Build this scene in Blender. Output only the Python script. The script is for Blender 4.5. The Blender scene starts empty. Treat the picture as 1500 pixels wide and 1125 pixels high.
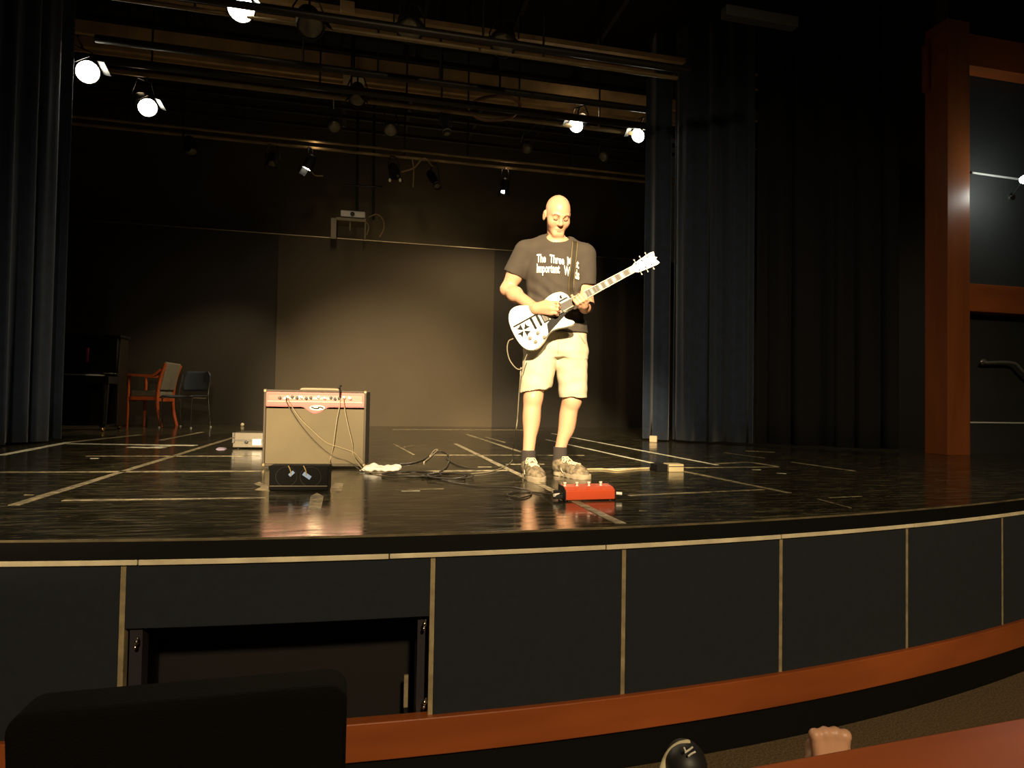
import bpy, bmesh, math, random
import numpy as np
from mathutils import Vector, Matrix
from mathutils.bvhtree import BVHTree
random.seed(7); np.random.seed(7)
sc = bpy.context.scene
COL = sc.collection
PI = math.pi
S = 0.925                 # stage height above the hall floor
CZ = S + 0.48             # camera height
# ------------------------------------------------------------------ camera
FPX = 940.0
yaw, pit, rol = [math.radians(a) for a in (13.2, 1.45, 0.96)]
Fw = np.array([math.sin(yaw)*math.cos(pit), math.cos(yaw)*math.cos(pit), math.sin(pit)])
_rt = np.array([math.cos(yaw), -math.sin(yaw), 0.]); _up = np.cross(_rt, Fw)
Rt = _rt*math.cos(rol) + _up*math.sin(rol)
Dn = -(_up*math.cos(rol) - _rt*math.sin(rol))
CP = np.array([0., 0., CZ])
cam_d = bpy.data.cameras.new('camera'); cam = bpy.data.objects.new('camera', cam_d); COL.objects.link(cam)
cam_d.sensor_width = 36; cam_d.sensor_fit = 'HORIZONTAL'; cam_d.lens = 36*FPX/1500
cam_d.clip_start = 0.05; cam_d.clip_end = 100
cm = Matrix.Identity(4)
for i in range(3):
    cm[i][0] = Rt[i]; cm[i][1] = -Dn[i]; cm[i][2] = -Fw[i]; cm[i][3] = CP[i]
cam.matrix_world = cm
sc.camera = cam
# ------------------------------------------------------------------ world, light, exposure
w = bpy.data.worlds.new('dark_hall'); sc.world = w; w.use_nodes = True
w.node_tree.nodes['Background'].inputs[0].default_value = (1, .85, .6, 1)
w.node_tree.nodes['Background'].inputs[1].default_value = 0.004
sc.view_settings.view_transform = 'Standard'; sc.view_settings.look = 'None'
sc.view_settings.gamma = 1; sc.view_settings.use_curve_mapping = False
sc.view_settings.exposure = 0.0
WARM = (1.0, .765, .46)
def look_rot(p, t):
    return (Vector(t)-Vector(p)).to_track_quat('-Z', 'Y').to_euler()
def spot(name, p, t, watts, ang, blend=.4, size=.08, col=WARM):
    l = bpy.data.lights.new(name, 'SPOT'); l.energy = watts; l.spot_size = math.radians(ang); l.spot_blend = blend
    l.color = col; l.shadow_soft_size = size
    o = bpy.data.objects.new(name, l); COL.objects.link(o); o.location = p; o.rotation_euler = look_rot(p, t)
    return o
# unseen point light added behind the low back wall to brighten the upper wall
_l = bpy.data.lights.new('added_wall_glow', 'POINT'); _l.energy = 26; _l.color = WARM; _l.shadow_soft_size = .15
_o = bpy.data.objects.new('added_wall_glow', _l); COL.objects.link(_o); _o.location = (1.1, 11.62, S+2.55)
# front-of-house spotlights at the back of the hall, aimed on the player and on the amplifier
spot('house_spot_player', (-1.3, -5.0, 5.1), (1.15, 3.95, S+.95), 15500, 17, .8, .10)
spot('house_spot_amplifier', (-3.4, -9.0, 4.2), (-.05, 8.5, S+.38), 27000, 14.5, 1.0, .12)
spot('house_spot_upper', (.6, -9.0, 4.4), (.3, 12.3, S+3.1), 900, 11, 1.0, .5)
spot('house_wash', (0.5, -6.0, 6.0), (1.5, 2.8, .8), 2300, 62, 1.0, .3)

# ------------------------------------------------------------------ helpers
def ray(px, py): return (px-750)/FPX*Rt + (py-562.5)/FPX*Dn + Fw
def F(px, py, z=S):                       # point of the horizontal plane z under a pixel
    d = ray(px, py); return CP + d*((z-CZ)/d[2])
def W(px, py, Y):                         # point at depth Y
    d = ray(px, py); return CP + d*(Y/d[1])

MATS = {}
def pm(name, col, rough=.6, metal=0., var=0., vscale=8., bump=0., bscale=60., emit=None, estr=0., spec=.5, stretch=None, sheen=0., coat=0.):
    if name in MATS: return MATS[name]
    m = bpy.data.materials.new(name); m.use_nodes = True; nt = m.node_tree; N = nt.nodes; L = nt.links
    b = N['Principled BSDF']
    b.inputs['Base Color'].default_value = (*col, 1); b.inputs['Roughness'].default_value = rough
    b.inputs['Metallic'].default_value = metal; b.inputs['Specular IOR Level'].default_value = spec
    if sheen: b.inputs['Sheen Weight'].default_value = sheen
    if coat: b.inputs['Coat Weight'].default_value = coat; b.inputs['Coat Roughness'].default_value = .1
    if emit: b.inputs['Emission Color'].default_value = (*emit, 1); b.inputs['Emission Strength'].default_value = estr
    tc = N.new('ShaderNodeTexCoord'); mp = N.new('ShaderNodeMapping'); L.new(tc.outputs['Object'], mp.inputs[0])
    if stretch: mp.inputs['Scale'].default_value = stretch
    if var:
        n = N.new('ShaderNodeTexNoise'); n.inputs['Scale'].default_value = vscale; n.inputs['Detail'].default_value = 5
        L.new(mp.outputs[0], n.inputs['Vector'])
        r = N.new('ShaderNodeValToRGB'); r.color_ramp.elements[0].position = .3; r.color_ramp.elements[1].position = .7
        r.color_ramp.elements[0].color = (*[max(0, c*(1-var)) for c in col], 1)
        r.color_ramp.elements[1].color = (*[min(1, c*(1+var)) for c in col], 1)
        L.new(n.outputs['Fac'], r.inputs[0]); L.new(r.outputs[0], b.inputs['Base Color'])
    if bump:
        n2 = N.new('ShaderNodeTexNoise'); n2.inputs['Scale'].default_value = bscale; n2.inputs['Detail'].default_value = 4
        L.new(mp.outputs[0], n2.inputs['Vector'])
        bp = N.new('ShaderNodeBump'); bp.inputs['Strength'].default_value = bump; bp.inputs['Distance'].default_value = .01
        L.new(n2.outputs['Fac'], bp.inputs['Height']); L.new(bp.outputs[0], b.inputs['Normal'])
    MATS[name] = m
    return m

def finish(me, smooth):
    if smooth:
        me.shade_smooth()
        if smooth is not True: me.set_sharp_from_angle(angle=math.radians(smooth))
class B:
    def __init__(s): s.v = []; s.f = []
    def add(s, vs, fs):
        o = len(s.v); s.v += [tuple(map(float, p)) for p in vs]; s.f += [tuple(i+o for i in q) for q in fs]; return s
    def box(s, lo, hi):
        x0, y0, z0 = lo; x1, y1, z1 = hi
        return s.add([(x0,y0,z0),(x1,y0,z0),(x1,y1,z0),(x0,y1,z0),(x0,y0,z1),(x1,y0,z1),(x1,y1,z1),(x0,y1,z1)],
                     [(0,3,2,1),(4,5,6,7),(0,1,5,4),(1,2,6,5),(2,3,7,6),(3,0,4,7)])
    def bar(s, a, b, wd, th, up=(0,0,1)):           # beam of rectangular section from a to b
        a = Vector(a); b = Vector(b); d = (b-a).normalized(); sd = d.cross(Vector(up))
        if sd.length < 1e-5: sd = d.cross(Vector((0,1,0)))
        sd.normalize(); u = sd.cross(d); vs = []
        for p in (a, b):
            for i, j in ((-1,-1),(1,-1),(1,1),(-1,1)): vs.append(p+sd*i*wd/2+u*j*th/2)
        return s.add(vs, [(0,1,2,3),(7,6,5,4),(0,4,5,1),(1,5,6,2),(2,6,7,3),(3,7,4,0)])
    def tube(s, pts, r, n=8, caps=True):
        pts = [Vector(p) for p in pts]; m = len(pts); rs = r if isinstance(r, (list, tuple)) else [r]*m
        t0 = (pts[1]-pts[0]).normalized(); nrm = t0.orthogonal().normalized(); vs = []
        for i, p in enumerate(pts):
            t = (pts[min(i+1, m-1)]-pts[max(i-1, 0)])
            t = t.normalized() if t.length > 1e-9 else t0
            nrm = (nrm - t*nrm.dot(t)); nrm = nrm.normalized() if nrm.length > 1e-6 else t.orthogonal().normalized()
            bn = t.cross(nrm)
            for k in range(n):
                a = 2*PI*k/n; vs.append(p+(nrm*math.cos(a)+bn*math.sin(a))*rs[i])
        fs = [(i*n+k, i*n+(k+1) % n, (i+1)*n+(k+1) % n, (i+1)*n+k) for i in range(m-1) for k in range(n)]
        if caps: fs += [tuple(reversed(range(n))), tuple(range((m-1)*n, m*n))]
        return s.add(vs, fs)
    def lathe(s, prof, o=(0,0,0), ax=(0,0,1), n=20):    # prof: (radius, height along ax)
        ax = Vector(ax).normalized(); u = ax.orthogonal().normalized(); v = ax.cross(u); o = Vector(o); vs = []
        for r, h in prof:
            for k in range(n):
                a = 2*PI*k/n; vs.append(o+ax*h+(u*math.cos(a)+v*math.sin(a))*max(r, 1e-4))
        m = len(prof)
        fs = [(i*n+k, i*n+(k+1) % n, (i+1)*n+(k+1) % n, (i+1)*n+k) for i in range(m-1) for k in range(n)]
        fs += [tuple(reversed(range(n))), tuple(range((m-1)*n, m*n))]
        return s.add(vs, fs)
    def prism(s, poly, z0, z1, T=None):
        n = len(poly); vs = [(x, y, z0) for x, y in poly]+[(x, y, z1) for x, y in poly]
        if T: vs = [T(*p) for p in vs]
        return s.add(vs, [tuple(reversed(range(n))), tuple(range(n, 2*n))]+[(i, (i+1) % n, n+(i+1) % n, n+i) for i in range(n)])
    def ball(s, c, r, n=10):
        r = r if isinstance(r, (tuple, list)) else (r, r, r); vs = []; m = n//2+1
        for i in range(m):
            th = PI*i/(m-1)
            for k in range(n):
                a = 2*PI*k/n; q = max(math.sin(th), 1e-3)
                vs.append((c[0]+r[0]*q*math.cos(a), c[1]+r[1]*q*math.sin(a), c[2]-r[2]*math.cos(th)))
        fs = [(i*n+k, i*n+(k+1) % n, (i+1)*n+(k+1) % n, (i+1)*n+k) for i in range(m-1) for k in range(n)]
        return s.add(vs, fs)
    def build(s, name, m, parent=None, bevel=0, smooth=False, segs=2):
        me = bpy.data.meshes.new(name); me.from_pydata(s.v, [], s.f); me.update()
        bm = bmesh.new(); bm.from_mesh(me); bmesh.ops.recalc_face_normals(bm, faces=bm.faces); bm.to_mesh(me); bm.free()
        finish(me, smooth); me.materials.append(m)
        o = bpy.data.objects.new(name, me); COL.objects.link(o)
        if parent: o.parent = parent
        if bevel:
            md = o.modifiers.new('bevel', 'BEVEL'); md.width = bevel; md.segments = segs; md.limit_method = 'ANGLE'
        return o
def tag(o, label, cat, group=None):
    o['label'] = label; o['category'] = cat
    if group: o['group'] = group
    return o
def struct(o, label=None):
    o['kind'] = 'structure'
    if label: o['label'] = label
    return o
def empty(name, loc=(0,0,0), rz=0):
    o = bpy.data.objects.new(name, None); COL.objects.link(o); o.location = loc; o.rotation_euler = (0,0,rz); o.empty_display_size = .1
    return o
def cat_rom(pts, n=8):
    P = [Vector(p) for p in pts]; P = [P[0]*2-P[1]]+P+[P[-1]*2-P[-2]]; out = []
    for i in range(1, len(P)-2):
        for k in range(n):
            t = k/n; a, b, c, d = P[i-1], P[i], P[i+1], P[i+2]
            out.append(.5*((2*b)+(c-a)*t+(2*a-5*b+4*c-d)*t*t+(3*b-a-3*c+d)*t**3))
    out.append(P[-2]); return out

# ------------------------------------------------------------------ materials
M_floor = pm('stage_black_paint', (.022, .019, .012), .16, var=.5, vscale=3, bump=.0)
def floor_nodes(m):
    nt = m.node_tree; N = nt.nodes; L = nt.links; b = N['Principled BSDF']
    tc = N.new('ShaderNodeTexCoord')
    def noise(scale, stretch, lo, hi, c0, c1, detail=6):
        mp = N.new('ShaderNodeMapping'); mp.inputs['Scale'].default_value = stretch; mp.inputs['Rotation'].default_value = (0, 0, .12)
        n = N.new('ShaderNodeTexNoise'); n.inputs['Scale'].default_value = scale; n.inputs['Detail'].default_value = detail
        r = N.new('ShaderNodeValToRGB'); r.color_ramp.elements[0].position = lo; r.color_ramp.elements[1].position = hi
        r.color_ramp.elements[0].color = (*c0, 1); r.color_ramp.elements[1].color = (*c1, 1)
        L.new(tc.outputs['Object'], mp.inputs[0]); L.new(mp.outputs[0], n.inputs['Vector']); L.new(n.outputs['Fac'], r.inputs[0]); return r
    base = noise(6, (.6, 1.4, 1), .3, .75, (.013, .012, .008), (.026, .023, .014))
    scuff = noise(13, (.30, 2.4, 1), .50, .72, (0, 0, 0), (.12, .105, .058), 9)
    grit = noise(60, (.35, 1.6, 1), .60, .68, (0, 0, 0), (.15, .13, .07), 3)
    a1 = N.new('ShaderNodeMix'); a1.data_type = 'RGBA'; a1.blend_type = 'ADD'; a1.inputs[0].default_value = 1
    a2 = N.new('ShaderNodeMix'); a2.data_type = 'RGBA'; a2.blend_type = 'ADD'; a2.inputs[0].default_value = 1
    L.new(base.outputs[0], a1.inputs[6]); L.new(scuff.outputs[0], a1.inputs[7])
    L.new(a1.outputs[2], a2.inputs[6]); L.new(grit.outputs[0], a2.inputs[7]); L.new(a2.outputs[2], b.inputs['Base Color'])
    rr = noise(14, (.35, 1.8, 1), .35, .75, (.09,)*3, (.26,)*3)
    L.new(rr.outputs[0], b.inputs['Roughness'])
floor_nodes(M_floor)
M_deep = pm('deep_black', (.004, .004, .0035), .7, spec=.2)
M_black = pm('black_paint', (.012, .012, .012), .6)
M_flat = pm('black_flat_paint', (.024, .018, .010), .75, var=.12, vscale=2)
M_flatc = pm('back_wall_centre', (.066, .046, .020), .7, var=.06, vscale=1.5)
M_upper = pm('upper_wall_paint', (.075, .058, .032), .85, var=.15, vscale=1.5)
M_ceil = pm('ceiling_black', (.012, .011, .010), .9)
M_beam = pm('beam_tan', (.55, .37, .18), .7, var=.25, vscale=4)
M_navy = pm('navy_velour', (.015, .028, .055), .9, var=.2, vscale=12, sheen=.25)
M_bdrape = pm('black_velour', (.003, .003, .004), .95)
M_wood = pm('red_oak', (.30, .085, .022), .38, var=.18, vscale=7, stretch=(1, 1, .12))
M_woodh = pm('red_oak_across', (.34, .085, .020), .38, var=.22, vscale=7, stretch=(.15, 1, 1))
M_panel = pm('charcoal_fabric_panel', (.0125, .0165, .022), .95, var=.10, vscale=30, bump=.2, bscale=300)
M_joint = pm('aged_aluminium', (.40, .32, .18), .5, .2, var=.3, vscale=20)
M_lip = pm('cream_edge_strip', (.85, .74, .50), .5, var=.2, vscale=9)
M_tape = pm('pale_floor_tape', (.27, .225, .13), .55, var=.8, vscale=22)
M_tapew = pm('white_floor_tape', (.80, .73, .56), .5, var=.4, vscale=14)
M_carpet = pm('brown_carpet', (.15, .10, .045), 1., var=.6, vscale=120, bump=.6, bscale=250)
M_chrome = pm('chrome', (.75, .72, .66), .18, 1.)
M_brass = pm('brass', (.75, .5, .15), .25, 1.)
M_dmetal = pm('dark_metal', (.02, .02, .02), .45, .4)
M_pipe = pm('black_pipe', (.03, .026, .02), .45, .3)
M_rub = pm('black_rubber', (.01, .01, .01), .5)
M_white = pm('white_plastic', (.75, .74, .7), .4)
M_wall = pm('grey_wall', (.035, .037, .036), .6, var=.1, vscale=3)

# ------------------------------------------------------------------ setting: stage
AX, AY, AR = 0.368, 13.665, 11.362
def arc(deg, r=AR): a = math.radians(deg); return (AX+r*math.sin(a), AY-r*math.cos(a))
front = [arc(a) for a in np.linspace(-44, 44, 67)]
poly = front + [(front[-1][0], 12.6), (front[0][0], 12.6)]
stage = struct(B().prism(poly, S-.066, S).build('stage_floor', M_floor), 'glossy black scuffed stage floor with a curved front edge')
def arcpiece(name, a0, a1, z0, z1, r0, r1, m, parent, bevel=0, n=None):
    n = n or max(2, int((a1-a0)/1.0)+1)
    out = [arc(a, r1) for a in np.linspace(a0, a1, n)]; inn = [arc(a, r0) for a in np.linspace(a1, a0, n)]
    return B().prism(out+inn, z0, z1).build(name, m, parent, bevel)
M_edge = pm('worn_edge', (.16, .13, .07), .4, var=.5, vscale=10)
arcpiece('edge_nosing', -44, 44, S-.006, S+.0015, AR, AR+.004, M_edge, stage, n=67)
arcpiece('edge_fascia', -44, 44, S-.066, S-.006, AR, AR+.003, M_deep, stage, n=67)
# stage front
OA0, OA1 = -5.65, -.53
wf = struct(B().prism([arc(a, AR-.035) for a in np.linspace(OA1, 44, 50)]+[arc(a, AR-.08) for a in np.linspace(44, OA1, 50)], .0, S-.066).build('wall_front', M_black), 'dark backing wall of the stage front')
B().prism([arc(a, AR-.035) for a in np.linspace(-44, OA0, 50)]+[arc(a, AR-.08) for a in np.linspace(OA0, -44, 50)], 0, S-.066).build('backing', M_black, wf)
ZL, ZP, ZT = S-.066, S-.645, S-.772
joints = [-28.0, -24.3, -20.6, -16.9, -13.2, -9.4, OA0, OA1, 3.2, 6.94, 10.8, 14.78, 18.5, 22.3, 26.0]
g = .045
for a0, a1 in zip(joints[:-1], joints[1:]):
    if a0 == OA0: arcpiece('panel', a0+g, a1-g, S-.294, ZL, AR-.035, AR-.004, M_panel, wf, .003)
    else: arcpiece('panel', a0+g, a1-g, ZP, ZL, AR-.035, AR-.004, M_panel, wf, .003)
for a in joints:
    arcpiece('joint_strip', a-.042, a+.042, ZP, ZL, AR-.035, AR-.006, M_joint, wf, n=2)
for a0, a1 in zip(np.arange(-30, 30, 4.1), np.arange(-30, 30, 4.1)+4.08):
    arcpiece('edge_strip', a0, a1, S-.083+random.uniform(-.001, .001), S-.066, AR-.035, AR+.006, M_lip, wf, .002, n=6)
tr = struct(arcpiece('trim_1', -34, OA1+1.2-3.0, ZT, ZP+.004, AR-.035, AR+.018, M_woodh, None, .004, n=30), 'red oak base trim at left of the opening')
tr2 = struct(arcpiece('trim_2', OA1-1.55, 34, ZT, ZP+.004, AR-.035, AR+.018, M_woodh, None, .004, n=40), 'red oak trim along the foot of the stage front')
struct(arcpiece('baseboard_front', -34, 34, 0, ZT, AR-.05, AR-.01, M_deep, None, n=60), 'black base under the red oak trim')
# the recess in the front wall
rec = struct(B().prism([arc(OA0, AR-.035), arc(OA1, AR-.035), arc(OA1, AR-.5), arc(OA0, AR-.5)], .0, .02).build('trim_3', M_black), 'bottom board of the dark recess under the stage')
for nm, a0, a1, r0, r1, z0, z1, m in (('back_panel', OA0, OA1, AR-.34, AR-.32, .02, S-.36, pm('recess_brown', (.007, .005, .004), .8)),
        ('back_panel', OA0, OA1, AR-.52, AR-.5, .02, S-.07, M_black),
        ('side_panel', OA0-.12, OA0, AR-.5, AR-.035, .02, S-.07, M_black), ('side_panel', OA1, OA1+.12, AR-.5, AR-.035, .02, S-.07, M_black),
        ('post', OA0+.1, OA0+.3, AR-.07, AR-.02, .1, S-.294, pm('post_grey', (.028, .024, .030), .5)), ('post', OA1-.24, OA1-.1, AR-.09, AR-.04, .1, S-.294, pm('post_grey', (.028, .024, .030), .5)),
        ('stay', OA1-.42, OA1-.34, AR-.2, AR-.19, ZP-.05, S-.575, M_joint)):
    arcpiece(nm, a0, a1, z0, z1, r0, r1, m, rec, n=4)
for px, py in ((200, 941), (622, 914), (622, 1029)):
    p = W(px, py, 2.345 if px < 400 else 2.30); b = B()
    b.ball(p, (.008, .008, .010), 8); b.ball(p+np.array([-.003, 0, -.016]), (.007, .007, .007), 8); b.ball(p+np.array([.003, 0, .012]), .005, 8)
    b.build('catch', M_chrome, rec, smooth=True)
# hall floor
struct(B().box((-9, -11, -.1), (11, 14, 0)).build('floor', M_carpet), 'brown speckled carpet of the hall')
# tapes on the stage floor: parts of the floor
def tape(a, b, wd, m=None, h=.0012):
    p = F(*a); q = F(*b); d = (q-p); d /= np.linalg.norm(d); n = np.array([-d[1], d[0], 0])*wd/2
    k = max(1, int(np.linalg.norm(q-p)/.25)); l = []; r_ = []
    for i in range(k+1):
        c = p+(q-p)*i/k; l.append((c+n*random.uniform(.8, 1.1))[:2]); r_.append((c-n*random.uniform(.8, 1.1))[:2])
    B().prism([tuple(x) for x in l]+[tuple(x) for x in r_[::-1]], S, S+h).build('tape_strip', m or M_tape, stage)
for a, b, wd, *m in [((20,740),(345,640),.05),((667,650),(909,767),.045,M_tape),((808,635),(1050,681),.045,M_tapew),((800,644),(968,681),.04,M_tapew),
        ((1000,690),(1155,722),.04),((683,636),(763,662),.045),((711,640),(739,648),.03),((235,645),(296,633),.06),
        ((0,691.6),(384,690),.055),((540,691),(745,689),.05),((846,688),(978,685),.045,M_tapew),((1003,685),(1139,684),.04),((92,733),(392,729),.03),
        ((921,726),(1119,717),.028),((100,650),(287,652.5),.09,M_tapew),((127,668),(380,668),.04),((575,629),(795,630),.09),((628,666.5),(856,667),.02),
        ((577,717.5),(650,716),.012),((588,719.5),(615,719),.02,M_tapew),((1050,679),(1098,677),.05),((1098,677),(1139,683.5),.05),((0,667),(100,648),.07,M_tapew),((100,648),(205,637),.09),
        ((1060,663),(1120,671),.025),((1160,677),(1252,690),.035),((1198,731),(1246,744),.012),((1214,729),(1262,727),.012),((190,655),(240,656),.10,M_tapew),((222,655),(250,653),.05,M_tapew),
        ((133,671.5),(145,671.5),.03,M_tapew),((1092,660.5),(1135,662.5),.06),((1102,688),(1114,688),.02,M_tapew),((1138,693),(1152,694),.015,M_tapew),((36,725),(50,725),.012),((740,680),(797,680),.04),
        ((700,684),(720,684),.03),((576,650),(606,666),.02),((592,655),(608,652),.012),((936,748),(948,748.5),.008)]:
    tape(a, b, wd, *m)
B().prism([tuple(F(*q)[:2]) for q in ((451,748),(470,748),(474,727),(464,722),(455,727))], S, S+.0012).build('tape_patch', M_tape, stage)
B().prism([tuple(F(*q)[:2]) for q in ((373,718),(393,719),(393,712),(380,706),(372,709),(383,713))], S, S+.0012).build('tape_patch', M_tape, stage)
B().prism([tuple(F(*q)[:2]) for q in ((484,722),(500,721),(503,708),(490,707),(487,712),(483,709))], S, S+.0012).build('tape_patch', M_tape, stage)

# ------------------------------------------------------------------ setting: walls
YB = 11.2
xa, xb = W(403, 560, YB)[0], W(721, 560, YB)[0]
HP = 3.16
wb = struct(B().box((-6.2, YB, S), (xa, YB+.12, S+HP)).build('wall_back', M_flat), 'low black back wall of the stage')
B().box((xa, YB-.012, S), (xb, YB+.12, S+HP)).build('panel', M_flatc, wb)  # centre flat, lighter and warmer than the flats beside it
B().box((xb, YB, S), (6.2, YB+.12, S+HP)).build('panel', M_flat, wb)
M_cap = pm('steel_cap', (.32, .26, .16), .35, .8)
B().box((-6.2, YB-.02, S+HP), (6.2, YB+.14, S+HP+.018)).build('cap_rail', M_cap, wb, .003)
B().box((-6.2, YB-.004, S), (6.2, YB, S+.03)).build('skirting', M_flat, wb)
struct(B().box((-6.2, 12.3, S), (6.2, 12.45, S+6.2)).build('wall_upper', M_upper), 'dim upper back wall behind the low wall')
struct(B().box((-6.4, 5.0, S), (-6.2, 12.45, S+6.2)).build('wall_left', M_black), 'black side wall of the stage')
struct(B().box((6.6, 5.72, S), (6.8, 12.45, S+6.2)).build('wall_right', M_black), 'black side wall of the stage beyond the drapes')
struct(B().box((6.0, 5.5, S), (10.5, 5.68, S+6.2)).build('wall_hall', M_wall), 'dark grey wall behind the wooden frame')
B().box((6.03, 5.49, W(1460, 619, 5.49)[2]-.008), (10.5, 5.5, W(1460, 619, 5.49)[2]+.006)).build('wall_line', M_white, bpy.data.objects['wall_hall'])
ceil = struct(B().box((-6.4, 2.5, S+6.2), (10.5, 12.5, S+6.3)).build('ceiling', M_ceil), 'black ceiling high over the stage')
struct(B().box((-8, -11, S+6.6), (11, 2.6, S+6.7)).build('ceiling_hall', M_ceil), 'black ceiling of the hall')

# wooden frame at the right
PX, PY = 5.75, 5.29
wfr = empty('wooden_portal_frame', (PX, PY, S)); tag(wfr, 'tall red-brown wooden post with cross beams at the right edge of the stage', 'frame')
ztop = W(1388, 26, PY)[2]-S
B().box((0, 0, 0), (.28, .27, ztop)).build('post', M_wood, wfr, .004)
zt = [W(1450, y, PY)[2]-S for y in (96-7, 52)]
B().box((.28, .03, W(1423, 93, PY)[2]-S), (4, .2, W(1423, 46, PY)[2]-S)).build('cross_beam', M_woodh, wfr, .004)
B().box((.28, .03, W(1423, 455, PY)[2]-S), (4, .2, W(1423, 414, PY)[2]-S)).build('cross_beam', M_woodh, wfr, .004)
B().box((-.035, .20, ztop-.66), (.1, .275, ztop-.16)).build('bracket', M_wood, wfr, .004)
# handrail and wall lamp
hr = empty('handrail', W(1440, 531, 5.5)); tag(hr, 'short grey metal handrail on the wall right of the wooden post', 'handrail')
c0 = W(1440, 531, 5.5)
pts = [W(1440, 531, 5.5)-c0+[0, .0, 0], W(1441, 531, 5.42)-c0, W(1446, 531, 5.40)-c0, W(1484, 532, 5.40)-c0, W(1500, 546, 5.40)-c0, W(1560, 606, 5.40)-c0]
B().tube(cat_rom(pts, 5), .016, 10).build('rail', pm('grey_rail', (.35, .34, .32), .35, .6), hr, smooth=40)
B().lathe([(.04, 0), (.042, .01), (.03, .022), (.018, .03)], (0, 0, 0), (0, -1, 0)).build('rosette', MATS['grey_rail'], hr, smooth=40)
lp = W(1500, 263, 5.05)
wl = empty('wall_lamp', lp); tag(wl, 'bright white wall lamp at the right picture edge', 'lamp')
B().tube([np.array([.40, .45, 0]), np.array([.03, .03, 0])], .012, 10).build('arm', M_chrome, wl, smooth=40)
B().lathe([(.04, 0), (.04, .012), (.02, .02)], (.40, .45, 0), (0, -1, 0)).build('wall_plate', M_chrome, wl, smooth=40)
B().ball((0, 0, 0), .038, 16).build('bulb', pm('bulb_white', (1, 1, .95), .3, emit=(.93, 1, .92), estr=170), wl, smooth=True)
p0 = W(1424, 253, 5.47); p1 = W(1496, 263, 5.47)
tag(B().tube([p0, p1], .011, 8).build('wall_rail', M_white, smooth=40), 'thin bright metal rail running to the wall lamp', 'rail')

# ------------------------------------------------------------------ drapes
def drape(name, path, z0, z1, amp, wl_, m, seed=0, flare=.25, th=.012):
    rnd = random.Random(seed); P = [Vector((p[0], p[1], 0)) for p in path]
    seg = [(P[i+1]-P[i]).length for i in range(len(P)-1)]; tot = sum(seg); n = max(30, int(tot/wl_*14)); nz = 14
    ph = [rnd.uniform(0, 6.28) for _ in range(4)]; vs = []
    for j in range(nz+1):
        t = j/nz; z = z0+(z1-z0)*t
        for i in range(n+1):
            s_ = tot*i/n; r = s_; k = 0
            while k < len(seg)-1 and r > seg[k]: r -= seg[k]; k += 1
            d = (P[k+1]-P[k]).normalized(); nm = Vector((-d.y, d.x, 0)); c = P[k]+d*r
            u = s_/wl_*2*PI
            off = amp*(math.sin(u+.9*math.sin(u*.37+ph[0])+.25*t)+.35*math.sin(2*u+ph[1]+t)+.5*math.sin(.31*u+ph[2]))*(1-flare*t)
            p = c+nm*off+d*amp*.3*math.sin(u*1.3+ph[3]); vs.append((p.x, p.y, z+(.004*math.sin(u*.5) if j == 0 else 0)))
    fs = [(j*(n+1)+i, j*(n+1)+i+1, (j+1)*(n+1)+i+1, (j+1)*(n+1)+i) for j in range(nz) for i in range(n)]
    o = B().add(vs, fs).build(name, m, smooth=True); md = o.modifiers.new('thick', 'SOLIDIFY'); md.thickness = th
    return o
tag(drape('stage_curtain', [(-2.93, 7.30), (-3.02, 6.75), (-3.05, 6.55)], S+.02, S+5.2, .055, .26, M_navy, 1), 'narrow dark navy curtain panel at the inner edge of the left wing', 'curtain', 'navy curtains')
tag(drape('stage_curtain', [(-3.06, 6.48), (-3.3, 5.6), (-3.9, 4.9), (-5.2, 4.7)], S+.02, S+5.2, .07, .30, M_navy, 2), 'wide dark navy curtain filling the left edge of the picture', 'curtain', 'navy curtains')
tag(drape('stage_curtain', [(3.49, 7.58), (3.72, 7.36)], S+.02, S+5.2, .055, .26, M_navy, 3), 'narrow lit blue-grey curtain fold behind the guitar headstock', 'curtain', 'navy curtains')
tag(drape('stage_curtain', [(3.76, 7.36), (4.52, 6.72)], S+.02, S+5.2, .06, .28, M_navy, 4), 'dark navy curtain right of the lit fold', 'curtain', 'navy curtains')
tag(drape('stage_curtain', [(4.55, 6.72), (5.62, 5.78)], S+.02, S+5.4, .05, .30, M_bdrape, 5), 'black curtain between the navy curtain and the wooden post', 'curtain')
# pale block added for the warm light on the foot of the curtain
q = F(957, 648); b = B().box((-.045, -.02, 0), (.045, .02, .08))
lpatch = b.build('curtain_light_patch', pm('curtain_light_tone', (.7, .55, .35), .6), bevel=.01); lpatch.location = (q[0], q[1], S); lpatch.rotation_euler = (0, 0, -.7)
tag(lpatch, 'small pale block standing in for light at the foot of the curtain fold', 'block')

# ------------------------------------------------------------------ lighting rig
def Yat(px, py, h): d = ray(px, py); return float((d*((h+S-CZ)/d[2]))[1])
HPIPE = 4.1
battens = {}
def batten(key, label, y400, h, r, m, x0=-5.6, x1=6.0, rods=()):
    Y = Yat(400, y400, h)
    if Y < 7.7: x0, x1 = -2.72, 3.35
    o = empty('lighting_batten', (0, Y, S+h)); tag(o, label, 'pipe', 'lighting battens over the stage')
    B().tube([(x0, 0, 0), (x1, 0, 0)], r, 10).build('pipe', m, o, smooth=40)
    for x in rods: B().tube([(x, 0, 0), (x, 0, 6.2-h)], .012, 6).build('hanger_rod', M_dmetal, o, smooth=40)
    battens[key] = Y
M_tanpipe = pm('tan_pipe', (.30, .21, .10), .5, var=.25, vscale=5)
batten('H', 'lowest lighting pipe, nearest to the back wall', 211, HPIPE, .022, M_tanpipe, rods=(-2.5, .55, 3.2))
batten('G', 'upper tan pipe just above the rearmost lighting pipe', 201, HPIPE+.08, .018, M_tanpipe, rods=(-3.2, 1.5))
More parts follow.
